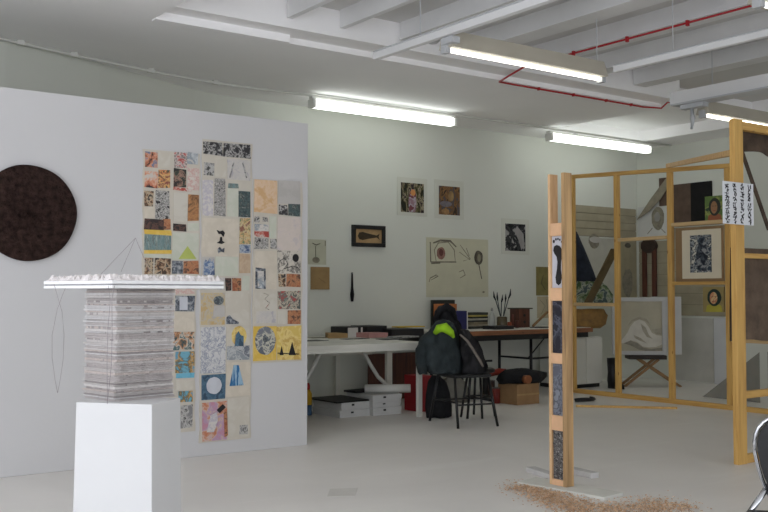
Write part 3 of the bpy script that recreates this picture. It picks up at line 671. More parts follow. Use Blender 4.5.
for px,py,r_,h,c,lab in clut:
    q = onZ(px,py); t = thing('paint_tin', lab+' among the clutter under the folding table, left of the cardboard box','tin',(q.x,q.y+.1,0),0,'tins under the folding table')
    MB().lathe([(r_,0),(r_,h)],n=16).build('can',plain('tin_'+lab.replace(' ','_'),c,.5,.15,12),t,True); MB().lathe([(r_*1.06,h),(r_*1.06,h+.012)],n=16).build('lid',plain('tin_lid',(96,92,88),.4),t,True)
q = onZ(504,400); item('red_power_tool','red and black hand tool resting on the tins','tool',MB().tube([(-.16,0,0),(0,0,.02),(.1,0,.03)],[.03,.04,.02],10).tube([(.02,0,.01),(.05,-.08,-.02)],.018,8),plain('tool_red',(140,44,30),.5),(q.x+.02,q.y+.1,.29),bevel=0,smooth=True)
q = onZ(467,404); item('crumpled_sack','crumpled grey plastic sack on the floor behind the chair','sack',MB().loft([(0,0,0,.2,.14),(0,0,.08,.22,.16),(0,0,.2,.16,.12),(0,0,.28,.06,.05)],fold=.1,seed=8),plain('grey_sack',(120,118,110),.6,.1,10),(q.x,q.y+.25,0),bevel=0,smooth=True)
# white low cabinet under the right end of the table
cabx = pX(589,8.4); t = thing('low_cabinet','white two-door low cabinet under the far end of the folding table','cabinet',(cabx,8.62,0))
cw = .30
box(-cw,cw,-.15,.35,.05,.64).build('body',WHITE,t); box(-cw,cw,-.12,.35,0,.05).build('plinth',BLACK,t)
for s in (-1,0): box(s*cw+.006,s*cw+cw-.006,-.17,-.15,.06,.63).build('door',WHITE,t,bevel=.003)
item('rubber_boot','tall black boot standing on the floor by the white cabinet','boot',MB().loft([(0,-.06,0,.045,.13),(0,-.06,.05,.045,.13),(0,0,.1,.045,.07),(0,0,.2,.05,.055),(0,0,.38,.06,.065)],fold=.02,seed=3),BLACK,(pX(604,8.35)+.03,8.25,0),0,bevel=0,smooth=True)

# ------------------------------------------------------------------ chair with coats, stool, bag
ca = math.radians(-13); CX, CY = 5.86, 6.83
ch = thing('folding_chair','black metal folding chair heaped with dark coats in front of the desks','chair',(CX,CY,0),ca)
MB().slab([(-.19,-.2),(.19,-.2),(.2,0),(.18,.19),(-.18,.19),(-.2,0)],.435,.465).build('seat',BLACK,ch,bevel=.008)
for sx in (-1,1):
    MB().tube([(sx*.185,.2,.8),(sx*.185,.17,.45)],.012,8).build('back_post',BLKM,ch,True)
    for sy in (-1,1): MB().tube([(sx*.17,sy*.17,.44),(sx*.2,sy*.29,0)],.0125,8).build('leg',BLKM,ch,True)
    MB().tube([(sx*.186,-.23,.22),(sx*.186,.23,.22)],.008,8).build('stretcher',BLKM,ch,True)
MB().tube([(-.187,-.235,.2),(.187,-.235,.2)],.008,8).build('stretcher',BLKM,ch,True); MB().tube([(-.187,.235,.2),(.187,.235,.2)],.008,8).build('stretcher',BLKM,ch,True)
box(-.19,.19,.195,.215,.6,.8).build('backrest',BLACK,ch,bevel=.008)
def cl(px, py, D):
    d = ray(px,py); p = CAM+d*(D/d.dot(FW)); return p
def px2(px, D): return D*(px-384)/F
def coat(name,label,cat,D,rows,mat,depth,seed,fold=.08,k=6):
    """rows: (left px, right px, y px); soft body lofted at distance D"""
    cxp = sum((a+b_)/2 for a,b_,_ in rows)/len(rows); o = cl(cxp, rows[0][2], D)
    t = thing(name,label,cat,(o.x,o.y,o.z),YAW-math.pi/2)
    rings = []
    n = len(rows)
    for i,(a,b_,y) in enumerate(rows):
        p0 = px2(a,D)-px2(cxp,D); p1 = px2(b_,D)-px2(cxp,D); zz = cl(cxp,y,D).z-o.z
        dd = depth*(1-.55*(i/(n-1))**3)
        rings.append(((p0+p1)/2,0,zz,(p1-p0)/2,dd))
    fine = []                              # more rings, so the cloth can crease
    for i in range(n-1):
        for q in (0,.25,.5,.75): fine.append(tuple(u+(v-u)*q for u,v in zip(rings[i],rings[i+1])))
    fine.append(rings[-1]); mb = MB().loft(fine,56,fold*.35,k,seed); rr = random.Random(seed)
    ph = [rr.uniform(0,6.28) for _ in range(6)]
    for i,(x,y,z_) in enumerate(mb.v):    # slanting drapery folds
        f_ = .012*math.sin(38*x+14*z_+ph[0])+.010*math.sin(22*z_-26*x+ph[1])+.008*math.sin(52*x-31*z_+ph[2])
        mb.v[i] = (x+f_*.5, y+(f_ if y < 0 else -f_)*1.3, z_+.006*math.sin(30*x+ph[3]))
    mb.build('body',mat,t,True); return t, o, cxp
t,o,cx_ = coat('grey_green_jacket','grey-green jacket with lime lining draped over the left of the chair back','jacket',9.05,
    [(429,462,373),(421,462,366),(418,461,352),(419,459,343),(425,458,335),(432,457,327),(437,453,322),(441,449,320)],TEALC,.14,1)
def cp(px,py,d=9.05,off=-.16): p = cl(px,py,d)-o; return (p.dot(RT), off, p.z)
MB().tube([cp(434,333,off=-.11),cp(438,328,off=-.13),cp(444,327,off=-.14),cp(450,332,off=-.14),cp(453,337,off=-.14)],[.02,.04,.048,.034,.012],10).build('lime_lining',LIME,t,True,label='bright lime green lining')
MB().loft([(-.19,-.06,.0,.045,.06),(-.205,-.05,.1,.055,.07),(-.2,-.03,.22,.06,.07),(-.14,0,.34,.05,.06)],16,.06,4,5).build('sleeve',TEALC,t,True)
t,o,cx_ = coat('black_coat','black hooded coat piled highest on the chair back','coat',9.18,
    [(445,482,374),(444,481,362),(443,477,350),(440,471,338),(434,462,328),(433,457,320),(435,455,312),(440,450,306),(444,447,304.5)],BLKC,.13,2)
MB().tube([cp(437,318,9.18,-.06),cp(440,309,9.18,-.1),cp(446,306,9.18,-.11),cp(452,310,9.18,-.1),cp(455,319,9.18,-.06)],[.02,.03,.035,.03,.02],10).build('hood',BLKC,t,True)
t,o,cx_ = coat('shoulder_bag','black shoulder bag with pale strap hanging on the right of the chair','bag',8.95,
    [(464,485,374),(462,486,366),(461,484,356),(460,480,346),(460,474,336),(460,468,330)],plain('black_nylon',(28,27,30),.7,.2,18,.3),.09,3,.04)
MB().tube([cp(459,334,8.95,-.09),cp(466,340,8.95,-.105),cp(472,349,8.95,-.11),cp(479,360,8.95,-.11),cp(482,366,8.95,-.1)],[.008,.012,.013,.013,.01],8).build('strap',plain('pale_strap',(120,112,104),.8),t,True)
sx_,sy_ = 6.3,7.12
t = thing('stool','black round stool standing right behind the coat chair','stool',(sx_,sy_,0),.3)
MB().lathe([(.15,.43),(.165,.44),(.165,.465),(.14,.475)],n=24).build('seat',BLACK,t,True)
for a in range(4):
    c_,s_ = math.cos(a*math.pi/2+.785),math.sin(a*math.pi/2+.785); MB().tube([(c_*.1,s_*.1,.43),(c_*.17,s_*.17,0)],.012,8).build('leg',BLKM,t,True)
MB().tube([(.145*math.cos(i*.5236),.145*math.sin(i*.5236),.19) for i in range(13)],.008,8).build('foot_ring',BLKM,t,True)
item('black_backpack','black backpack slumped on the floor beside the white desk leg','bag',MB().loft([(0,0,0,.13,.1),(0,0,.1,.14,.11),(-.01,0,.22,.12,.1),(-.02,0,.34,.09,.08),(-.03,0,.4,.04,.04)],fold=.07,seed=6),BLKC,(5.98,7.33,0),bevel=0,smooth=True)

# ------------------------------------------------------------------ pictures on the back wall
WY = 9.1
def sheet_on(name,label,cat,rect,mat,wall='Y',plane=WY,th=.006,group=None):
    loc,rz,wd,ht,L = wall_frame(*rect,wall,plane)
    t = thing(name,label,cat,loc,rz,group); box(0,wd,-th,-.0005,0,ht).build('sheet',mat,t); return t,L,wd,ht,th
def patch(t,L,th,rect,mat,name='print',d=.0015,lift=0):
    a = L(rect[0],(rect[1]+rect[3])/2); b_ = L(rect[2],(rect[1]+rect[3])/2); c = L((rect[0]+rect[2])/2,rect[1])[1]; e = L((rect[0]+rect[2])/2,rect[3])[1]
    return box(a[0],b_[0],-th-d-lift,-th-lift,e,c).build(name,mat,t)
def oval(t,L,th,rect,mat,name='figure',lift=.0016,wob=.05,n=18):
    a = L(rect[0],(rect[1]+rect[3])/2)[0]; b_ = L(rect[2],(rect[1]+rect[3])/2)[0]; c = L((rect[0]+rect[2])/2,rect[1])[1]; e = L((rect[0]+rect[2])/2,rect[3])[1]
    return MB().disc((a+b_)/2,(c+e)/2,(b_-a)/2,(c-e)/2,-th-lift-.0012,-th-lift,n,wob,int(rect[0])).build(name,mat,t)
def poly(t,L,th,pts,mat,name='figure',lift=.0016): return MB().prism([L(*p) for p in pts],-th-lift-.0012,-th-lift).build(name,mat,t)
def strokes(t,L,th,lines,mat,wid=.008,name='drawn_lines'):
    for ln in lines:                      # each line of the drawing its own soft-edged mark, flat on the sheet
        pts = [L(*q) for q in ln]; n = len(pts); mb = MB(); vs = []
        for i,(x,z_) in enumerate(pts):
            a = pts[max(i-1,0)]; b_ = pts[min(i+1,n-1)]; dx,dz = b_[0]-a[0],b_[1]-a[1]; l_ = math.hypot(dx,dz) or 1
            w2 = wid*.5*(1 if 0 < i < n-1 else .6); ox,oz = -dz/l_*w2,dx/l_*w2
            vs += [(x+ox,-th-.0012,z_+oz),(x-ox,-th-.0012,z_-oz),(x-ox,-th,z_-oz),(x+ox,-th,z_+oz)]
        fs = [(0,1,2,3),(4*n-1,4*n-2,4*n-3,4*n-4)]
        for i in range(n-1):
            for k in range(4): fs.append((4*i+k,4*i+4+k,4*i+4+(k+1)%4,4*i+(k+1)%4))
        mb.add(vs,fs).build('drawn_line',mat,t)
MOUNT = plain('picture_mount',(206,207,196),.9,.02,6)
t,L,wd,ht,th = sheet_on('mounted_painting','small dark painting of a pale figure on white mount, left of the pair','painting',(397,178,427,216),MOUNT)
patch(t,L,th,(400.5,183.2,423.5,212.5),blotch('art_a',[(40,40,32),(84,80,52),(150,140,116),(60,50,50)],9,'noise',.8,(2,1,.8)),'painting')
poly(t,L,th,[(409,194),(411,189.5),(413.5,189.5),(415.5,194),(416,204),(414.5,212),(409,212),(408,203)],blotch('art_a2',[(150,120,130),(176,168,176),(120,70,76)],12)); oval(t,L,th,(410,189.5,415,196),plain('art_orange',(206,140,80)),'figure',.003)
t,L,wd,ht,th = sheet_on('mounted_painting','small brown interior painting on white mount, right of the pair','painting',(434.5,180.5,463.5,219),MOUNT)
patch(t,L,th,(438.5,186.5,459.5,215),blotch('art_b',[(66,54,44),(140,104,66),(112,84,58),(86,82,84)],9,'noise',.7,(1.6,1,.7)),'painting')
oval(t,L,th,(439.5,201,451.5,207),plain('art_lilac',(118,112,118),.8,.2,20)); oval(t,L,th,(448,191,453.5,201.5),plain('art_straw',(150,122,80),.8,.2,20)); oval(t,L,th,(441,208.5,449,215),plain('art_sand',(156,120,80),.8,.2,20))
loc,rz,wd,ht,L = wall_frame(351.2,225.5,384,247,'Y',WY)
t = thing('framed_fish','small black framed picture of a dark fish on tan ground','picture',loc,rz); fb = .045
for r_ in ((0,wd,0,fb),(0,wd,ht-fb,ht),(0,fb,fb,ht-fb),(wd-fb,wd,fb,ht-fb)): box(r_[0],r_[1],-.035,-.0005,r_[2],r_[3]).build('frame_bar',BLACK,t,bevel=.003)
box(fb,wd-fb,-.015,-.0005,fb,ht-fb).build('tan_ground',plain('tan_ground',(176,146,104),.8,.1,14),t)
FISH = plain('fish_dark',(60,48,30),.7,.2,20); fx0,fx1 = fb+.035,wd-fb-.03; fz = ht/2; fh = (ht-2*fb)*.30
MB().prism([(fx0,fz),(fx0+.02,fz+fh*.8),(fx0+.07,fz+fh),(fx0+.13,fz+fh*.7),(fx1-.04,fz+.012),(fx1,fz+fh*.7),(fx1-.015,fz),(fx1,fz-fh*.8),(fx1-.04,fz-.012),(fx0+.13,fz-fh*.7),(fx0+.07,fz-fh),(fx0+.02,fz-fh*.8)],-.018,-.015).build('fish',FISH,t)
t,L,wd,ht,th = sheet_on('mounted_photograph','dark black and white photograph on white mount near the timber pole','photograph',(501.5,219,529,254.5),MOUNT)
patch(t,L,th,(505,224,525,251),blotch('art_c',[(26,26,28),(60,60,62),(40,40,44),(150,148,146)],10),'photograph'); poly(t,L,th,[(514,231),(516.5,226),(519,229),(523,234),(524,246),(521,250),(518,240)],plain('art_pale',(150,146,144)))
OLIVEP = plain('cream_drawing_paper',(200,198,174),.9,.03,6); PENC = plain('pencil',(138,132,116),.9,.15,20); PENCD = plain('charcoal',(96,91,80),.9,.2,20)
t,L,wd,ht,th = sheet_on('large_drawing','large cream sheet with charcoal sketches pinned above the coats','drawing',(426,238.5,488,297),OLIVEP,th=.004)
strokes(t,L,th,[[(430,242),(430.5,262)],[(430.5,262),(456,262)],[(433,243),(440,240.5),(450,241),(456,247)],[(431,263.5),(440,263)]],plain('soft_charcoal',(122,116,102),.9,.2,20),.026)
strokes(t,L,th,[[(436,262),(434,250),(438,243),(448,242),(454,250),(455,261)],[(459,252),(470,260)],[(460,245),(470,259),(463,261)],[(429,282),(430,278),(436,275),(438,276),(431,280)],[(459,272),(463,270),(465,275),(460,278)],[(466,248),(469,256)]],PENC,.014)
oval(t,L,th,(436.5,247,445,259.5),plain('red_smudge',(150,112,100),.9,.2,20)); oval(t,L,th,(438.5,249,443,256),plain('red_smudge_dark',(104,66,60),.9),'figure',.003)
oval(t,L,th,(474,250.5,482.5,265),PENCD); oval(t,L,th,(477,254,480.5,262),plain('smudge',(140,136,116),.9),'figure',.003); strokes(t,L,th,[[(478.5,264),(481.5,279)]],PENCD,.022); oval(t,L,th,(482,291,484.5,293),PENC)
t,L,wd,ht,th = sheet_on('small_sketch','small pale sketch sheet pinned beside the partition edge','drawing',(306.5,239.5,326,264.5),plain('grey_cream_paper',(190,190,170),.9,.05,8),th=.004)
strokes(t,L,th,[[(312,243),(316,245),(320,243.5)],[(315.5,246),(315.5,257)],[(325,241),(325,246)]],PENCD,.012); oval(t,L,th,(312,257,319.5,263),PENC)
t,L,wd,ht,th = sheet_on('brown_square','square brown paper panel pinned under the small sketch','paper panel',(310.5,267,329,289.5),plain('brown_panel',(160,132,90),.85,.08,8),th=.012)
strokes(t,L,th,[[(318,278),(325,283)]],plain('brown_line',(132,104,68)),.008)
loc,rz,wd,ht,L = wall_frame(349.5,272.5,353,301.5,'Y',WY)
t = thing('hanging_brush','thin black long-handled brush hanging on the back wall','brush',loc,rz); cxl = wd/2
MB().tube([(cxl,-.02,ht),(cxl,-.02,ht*.45)],[.009,.014],8).build('handle',BLACK,t,True); MB().tube([(cxl,-.02,ht*.45),(cxl,-.02,.08),(cxl,-.02,0)],[.014,.024,.014],8).build('head',BLKC,t,True); MB().tube([(cxl,0,ht*.97),(cxl,-.03,ht*.97)],.004,6).build('nail',METG,t)
t,L,wd,ht,th = sheet_on('olive_picture','olive brown picture pinned directly left of the timber pole','picture',(536,267,556,295.5),plain('olive_print',(136,126,78),.85,.12,10),th=.006); strokes(t,L,th,[[(543,275),(541,283),(545,290)]],plain('olive_dark',(96,88,56)),.02)
t,L,wd,ht,th = sheet_on('faint_sketch','faint tan sketch sheet pinned below the olive picture','drawing',(537,296.5,556,318),plain('faint_tan_paper',(190,178,150),.9,.06,8),th=.004); strokes(t,L,th,[[(540,300),(545,306),(541,314)],[(546,299),(548,312)]],PENC,.008)

# ------------------------------------------------------------------ wooden pole sculpture
pb = onZ(566,491); PXa, PYa = pb.x, pb.y
BZ = .02
pole = thing('timber_pole','tall narrow pole of two pine battens holding printed panels','sculpture',(PXa,PYa,BZ+.001))
PW, PD, PH = .138, .07, 1.92
rl_ = .02
box(0,PD,PW-rl_,PW,0,PH).build('batten',RAW_Z,pole,bevel=.002)
box(0,PD,0,rl_+.004,0,PH).build('batten',RAWD_Z,pole,bevel=.002)
def pz(y): return onX(558,y,PXa).z-BZ
BLKS = [(223,236),(288,301),(353.5,364),(416,431),(480,490.5)]
for a,b_ in BLKS: box(.001,PD-.004,rl_+.004,PW-rl_,max(0,pz(b_)),pz(a)).build('spacer_block',RAW_B,pole,bevel=.002)
FOOTP = plain('foot_paper',(196,196,204),.8,.04,10)
PAN = [(236,288,FOOTP,'white panel with a black footprint'),(301,353.5,blotch('print_night',[(44,44,52),(62,62,72),(90,92,104),(50,50,58)],9,'noise',.8),'dark blue-grey printed panel'),
       (364,416,blotch('print_slate_panel',[(96,98,108),(120,124,134),(84,86,94),(132,136,144)],13),'slate grey printed panel'),(431,480,plain('rubble_base',(110,106,104),.9,.3,40,.6),'rough grey granular panel')]
for a,b_,m,lab in PAN:
    pn = box(.016,.03,rl_+.004,PW-rl_,pz(b_),pz(a)).build('panel',m,pole,label=lab)
    if m is FOOTP:
        yc = (rl_+PW-rl_)/2; h = pz(a)-pz(b_); z0 = pz(b_)
        def fpoly(pts): return [(yc-px_*.00125, z0+h*pz_) for px_,pz_ in pts]
        def mk(pts): # polygon in YZ plane
            n = len(pts); return MB().add([(.0155,y,z) for y,z in pts]+[(.0140,y,z) for y,z in pts],[tuple(range(n)),tuple(range(2*n-1,n-1,-1))]+[(i,(i+1)%n,(i+1)%n+n,i+n) for i in range(n)])
        mk(fpoly([(-22,.66),(-30,.72),(-26,.8),(-8,.83),(12,.81),(28,.74),(30,.64),(22,.5),(20,.36),(26,.2),(20,.09),(4,.05),(-12,.09),(-16,.2),(-6,.36),(-2,.5),(-8,.6)])).build('footprint',INKM,pn)
        for tx,tz,tr_ in ((-25,.9,.0085),(-11,.94,.0065),(2,.945,.006),(14,.925,.0055),(25,.885,.005)):
            mk([(yc-tx*.0013+tr_*math.cos(i*.628),z0+h*tz+tr_*1.3*math.sin(i*.628)) for i in range(10)]).build('toe_print',INKM,pn)
    if 'granular' in lab:
        rg = random.Random(4); mb = MB()
        for i in range(420):
            y = rg.uniform(rl_+.008,PW-rl_-.004); zz = rg.uniform(pz(b_),pz(a)); s = rg.uniform(.003,.008); mb.add([(.016,y-s,zz-s),(.016,y+s,zz-s*.6),(.016,y+s*.3,zz+s),(.016-s*rg.uniform(.6,1.3),y+rg.uniform(-s,s)*.4,zz)],[(0,1,3),(1,2,3),(2,0,3)])
        g = mb.build('granules',blotch('granule',[(60,58,58),(150,146,142),(100,96,94),(190,188,184)],60),pn); g['kind'] = 'stuff'
# base board
bp_ = [onZ(x,y) for x,y in ((526,482.5),(548,480.5),(617.5,499),(600,505.5))]; bc = Vector((PXa+.04,PYa+.05,0))
dirL = (bp_[2]-bp_[0]); dirL = Vector((dirL.x,dirL.y,0)).normalized(); dirW = Vector((-dirL.y,dirL.x,0))
mb = MB().slab([(-.27,-.12),(.36,-.11),(.36,.09),(-.30,.10)],0,BZ)
item('base_board','white painted board lying under the timber pole','board',mb,plain('white_board_paint',(212,212,204),.7,.04,8),(bc.x,bc.y,0),math.atan2(dirL.y,dirL.x),bevel=.002)
OFF = plain('offcut_paint',(200,198,196),.7,.08,10)
for i,(p,q,lab) in enumerate((((537,477),(569,488),'white painted wood offcut on the floor left behind the pole'),((575,474),(600,480),'white painted wood offcut on the floor right behind the pole'))):
    a = onZ(*p); b_ = onZ(*q); a.z = b_.z = .018
    d = (b_-a).normalized(); wv = Vector((-d.y,d.x,0))*.0
    c = (a+b_)/2; ln = (b_-a).length
    off = Vector((.10,.16,0)) if i == 0 else Vector((.02,.06,0))
    item('wood_offcut',lab,'offcut',MB().box(-ln/2,ln/2,-.035,.035,0,.035),OFF,(c.x+off.x,c.y+off.y,0),math.atan2(d.y,d.x))
def sawdust():
    rg = random.Random(12); mb = MB(); n = 0
    path = [(512,487,5),(525,490,9),(540,492,10),(552,498,10),(565,504,8),(585,508,7),(610,508,8),(640,507,9),(668,507.5,7),(690,509,5),(560,512,10),(600,516,10),(640,514,9)]
    while n < 3600:
        i = rg.choice((0,1,1,2,2,2,3,3,4,4,5,6,7,7,8,9,10,11))
        t_ = rg.random(); x = path[i][0]*(1-t_)+path[i+1][0]*t_+rg.gauss(0,8); y = path[i][1]*(1-t_)+path[i+1][1]*t_+rg.gauss(0,1)*path[i][2]*.5
        p = onZ(x,max(y,481)); q = p-bc; lu = q.x*dirL.x+q.y*dirL.y; lv = q.x*dirW.x+q.y*dirW.y
        n += 1
        if -.29 < lu < .37 and -.11 < lv < .11 : continue
        s = rg.uniform(.003,.010); a = rg.uniform(0,6.28); h = rg.uniform(.001,.016); tl = rg.uniform(-.5,.5)
        dx,dy = math.cos(a)*s,math.sin(a)*s; ex_,ey_ = -dy*.45,dx*.45
        mb.add([(p.x-dx-ex_,p.y-dy-ey_,h),(p.x+dx-ex_,p.y+dy-ey_,h+tl*s),(p.x+dx+ex_,p.y+dy+ey_,h+tl*s+.002),(p.x-dx+ex_,p.y-dy+ey_,h),(p.x,p.y,h+.004)],[(0,1,4),(1,2,4),(2,3,4),(3,0,4),(3,2,1,0)])
    o = mb.build('sawdust',blotch('sawdust_chip',[(170,138,108),(206,174,142),(190,154,122),(218,190,160)],40)); tag(o,'loose brown sawdust and shavings scattered on the floor around the base board','sawdust',kind='stuff')
sawdust()

# ------------------------------------------------------------------ timber stud frame
FX = 8.75
fr = thing('stud_frame','long yellow pine stud frame standing across the room behind the pole','timber frame',(FX,7.0,0))
def fy(px): return onX(px,300,FX).y-7.0
def fz_(px,py): return onX(px,py,FX).z
def stud(px, top, wd_=.062, name='stud'): y = fy(px); return box(0,.045,y-wd_/2,y+wd_/2,.05,top).build(name,PINE_Z,fr,bevel=.003)
ztf, ztn = fz_(574,178), fz_(727,168)
yF, yN = fy(571), fy(731)
def ztop(y): return ztn+(ztf-ztn)*(y-yN)/(yF-yN)
for px in (572,616.5,670,728): stud(px, ztop(fy(px)))
box(.05,.09,yN-.06,yN-.02,.05,ztop(yN)-.02).build('stud',PINE_Z,fr,bevel=.003)
MB().bar((.0225,yF,ztf+.022),(.0225,yN-.04,ztn+.022),.045,.045).build('top_rail',PINE_Y,fr,bevel=.003)
box(-.005,.05,-2.2,yF,0,.05).build('bottom_rail',PINE_Y,fr,bevel=.003)
def nog(pa, pb_, py, name='crosspiece', m=PALE_Y, h=.038, dep=.07):
    z_ = fz_((pa+pb_)/2,py); return box(-.01,dep,fy(pb_)+.031,fy(pa)-.031,z_-h/2,z_+h/2).build(name,m,fr,bevel=.003)
nog(616.5,670,238.5); nog(670,728,223,h=.04,dep=.1); nog(670,728,283,m=PINE_Y); nog(572,616.5,304.5,h=.04)
z_ = fz_(745,341); box(0,.045,-2.2,fy(728)-.031,z_-.02,z_+.02).build('crosspiece',PALE_Y,fr,bevel=.003)
item('loose_batten','thin pine batten lying on the floor in front of the stud frame','batten',MB().bar((0,0,.012),(.7,-.75,.012),.04,.022),PINE_X,tuple(onZ(576,407)),bevel=.002)
item('black_cable_coil','small black cable coil on the floor beside the timber pole','cable',MB().tube([(.13*math.cos(i*.42)*(1+.1*math.sin(i)),.07*math.sin(i*.42),.012+.001*i) for i in range(32)],.011,6),BLACK,tuple(onZ(585,402)),bevel=0,smooth=True)

# corner post frame on the right
cpst = onZ(740.5,465.5)
pf = thing('post_frame','tall thick pine post with side rails standing at the right edge','timber frame',(cpst.x+.02,cpst.y+.02,0))
d_ = Vector((cpst.x+.02,cpst.y+.02,0)).dot(FW); pwid = 14.0*d_/F
zpt = onY(741,119,cpst.y).z
box(-.02,pwid*1.02-.02,-.01,.035,0,zpt).build('post',PINE_Z,pf,bevel=.003)
PXR = pwid*1.02-.02
def prail(py, h, n='side_rail', m=PINE_X, tilt=0):
    z_ = onY(749,py,cpst.y).z; return MB().bar((PXR,.03,z_),(2.2,.03,z_+tilt),.045,h).build(n,m,pf,bevel=.003)
prail(395.5,.05); prail(255.5,.035); box(PXR,2.2,.0,.045,0,.06).build('side_rail',PINE_X,pf,bevel=.003); MB().bar((PXR-.02,.05,zpt-.03),(2.2,.05,zpt-.03),.05,.06).build('side_rail',PINE_X,pf,bevel=.003)
box(2.16,2.25,-.01,.06,0,zpt).build('post',PINE_Z,pf,bevel=.003)
# brace from frame top to post
a = Vector((FX+.02, fy(668)+7.0, ztop(fy(668))+.07)); b_ = onY(736,152,cpst.y+.09)
item('timber_brace','slanting pine brace joining the stud frame top to the corner post','brace',MB().bar((0,0,0),tuple(b_-a),.04,.045),wood('pine_brace',(220,176,110),(196,148,84),0),tuple(a),bevel=.003)
# paper with black marks on the post
py_ = cpst.y-.012
loc,rz,wd,ht,L = wall_frame(722.5,182.5,753,224.5,'Y',py_)
t = thing('pattern_sheet','white sheet with rows of black brush marks pinned to the corner post','print',loc,rz)
box(0,wd,-.004,0,0,ht).build('sheet',plain('bright_paper',(222,224,228),.8,.02,6),t)
rg = random.Random(21); mb = MB()
for c_ in range(4):
    z_ = .014
    while z_ < ht-.014:
        x = wd*(.14+c_*.24)
        for _ in range(3):
            a_ = rg.choice((0,.5,1.57,2.5,1.2,.9)); l_ = rg.uniform(.006,.013); cx2 = x+rg.uniform(-.018,.018); cz2 = z_+rg.uniform(-.006,.006)
            cx2 = min(max(cx2,l_+.003),wd-l_-.003); cz2 = min(max(cz2,l_+.003),ht-l_-.003)
            mb.bar((cx2-math.cos(a_)*l_,-.0046,cz2-math.sin(a_)*l_),(cx2+math.cos(a_)*l_,-.0046,cz2+math.sin(a_)*l_),rg.uniform(.005,.009),.0012,(0,1,0))
        z_ += rg.uniform(.015,.021)
mb.build('brush_marks',INKM,t)['kind'] = 'stuff'
# brown cloths on the post frame
FELT = plain('brown_felt',(104,88,74),.95,.18,9,.4,bscale=40); FELTD = plain('dark_felt',(84,70,58),.95,.25,9,.4,bscale=40)
def cloth(name,label,x0,x1,y,z0,z1,mat,amp=.015):
    nx,nz = 40,16; vs = []; fs = []
    for side in (0,.008):
        for j in range(nz+1):
            for i in range(nx+1):
                u,v = i/nx,j/nz; vs.append((x0+(x1-x0)*u, y+side+amp*math.sin(u*22+v*2)*(.5+.5*v)+amp*.5*math.sin(u*37+1), z1+(z0-z1)*v+.01*math.sin(u*19)*v))
    N = (nx+1)*(nz+1)
    for s in (0,1):
        for j in range(nz):
            for i in range(nx):
                q = s*N+j*(nx+1)+i; f = (q,q+1,q+nx+2,q+nx+1); fs.append(f if s else f[::-1])
    o = MB().add([(a-x0,b-y,c-z0) for a,b,c in vs],fs).build(name,mat,loc=(x0,y,z0),smooth=True); return tag(o,label,'cloth')
X0 = cpst.x+.02+PXR
cloth('brown_cloth','brown felt cloth hanging from the side rail right of the post',X0+.01,X0+1.9,cpst.y+.12,onY(750,342,cpst.y).z,onY(750,247,cpst.y).z,FELT)
cloth('draped_cloth','dark brown cloth bundled along the top rail right of the post',X0+.16,X0+1.9,cpst.y+.125,zpt-.2,zpt-.045,FELTD,.02)
item('webbing_strap','dark diagonal strap hanging from the top of the corner post','strap',MB().bar((0,0,0),(.36,.0,-.62),.01,.035),FELTD,(X0+.08,cpst.y+.1,zpt-.14),bevel=0)
item('grey_screen_board','plain grey board standing behind the corner post at the right edge','board',MB().box(0,.03,-.55,.55,0,.56),plain('grey_panel_paint',(128,128,126),.7,.06,5),(FX+.12,5.1,.05))

# chrome chair at the lower right corner
t = thing('chrome_chair','black chair with curved chrome tube frame at the lower right corner','chair',(2.95,1.704,0),YAW-math.pi/2-.25)
CHR = plain('chrome',(190,192,196),.15,.02,5,metal=1)
def hoop(sc_, n=36):
    out = []
    for i in range(n):
        th_ = 2*math.pi*i/n; sx2,cz2 = math.sin(th_),math.cos(th_)
        sx2 = math.copysign(abs(sx2)**.75,sx2); cz2 = math.copysign(abs(cz2)**.8,cz2)
        out.append((.205*sc_*sx2*(1-.22*(1-cz2)),.61+.185*sc_*cz2))
    return out
MB().tube([(x,.2-.1*(z_-.61),z_) for x,z_ in hoop(1)+hoop(1)[:1]],.007,10).build('back_hoop',CHR,t,True)
MB().prism(hoop(.94),.19,.215).build('backrest',BLACK,t)
MB().slab([(-.21,-.2),(.21,-.2),(.2,.18),(-.2,.18)],.43,.465).build('seat',BLACK,t,bevel=.01)
for s in (-1,1):
    MB().tube([(s*.12,.21,.55),(s*.2,.2,.43),(s*.22,.24,0)],.011,8).build('leg',CHR,t,True); MB().tube([(s*.2,-.17,.43),(s*.22,-.22,0)],.011,8).build('leg',CHR,t,True)

# ------------------------------------------------------------------ behind the stud frame
BRB = plain('brown_hardboard',(160,152,130),.85,.06,6); 
def lined_panel(name,label,rect,wall,plane,n,mat=BRB):
    loc,rz,wd,ht,L = wall_frame(*rect,wall,plane); t = thing(name,label,'panel',loc,rz)
    hh = ht/n
    for i in range(n): box(0,wd,-.018,-.0005,i*hh+.004,(i+1)*hh-.004).build('slat',mat,t)
    box(.002,wd-.002,-.006,-.0005,0,ht).build('backing',plain('panel_joint',(136,128,106)),t); return t,L
lined_panel('slatted_panel','low brown slatted panel on the back wall left of the room corner',(574,207,635,237),'Y',WY,4)
t,L,wd,ht,th = sheet_on('charcoal_sheet','pale sheet with smudged charcoal face on the back wall behind the frame','drawing',(575,238,613,302),plain('pale_sheet',(186,184,172),.9,.04,8),th=.02)
MB().disc(*[ (L(593,241)[0]),(L(593,241)[1]) ],.11,.1,-.0225,-.021,20,.08,3).build('smudge',PENC,t); oval(t,L,th,(588,236.5,600,243),plain('pale_face',(188,184,176)),'figure',.004)
t,L,wd,ht,th = sheet_on('olive_sheet','olive sheet with faint marks on the back wall right of middle stud',(''),(0,0,0,0),OLIVEP) if False else sheet_on('olive_sheet','olive drawing sheet on the back wall beside the room corner','drawing',(620,240,636,300),plain('olive_sheet_paper',(158,150,124),.9,.06,8),th=.012)
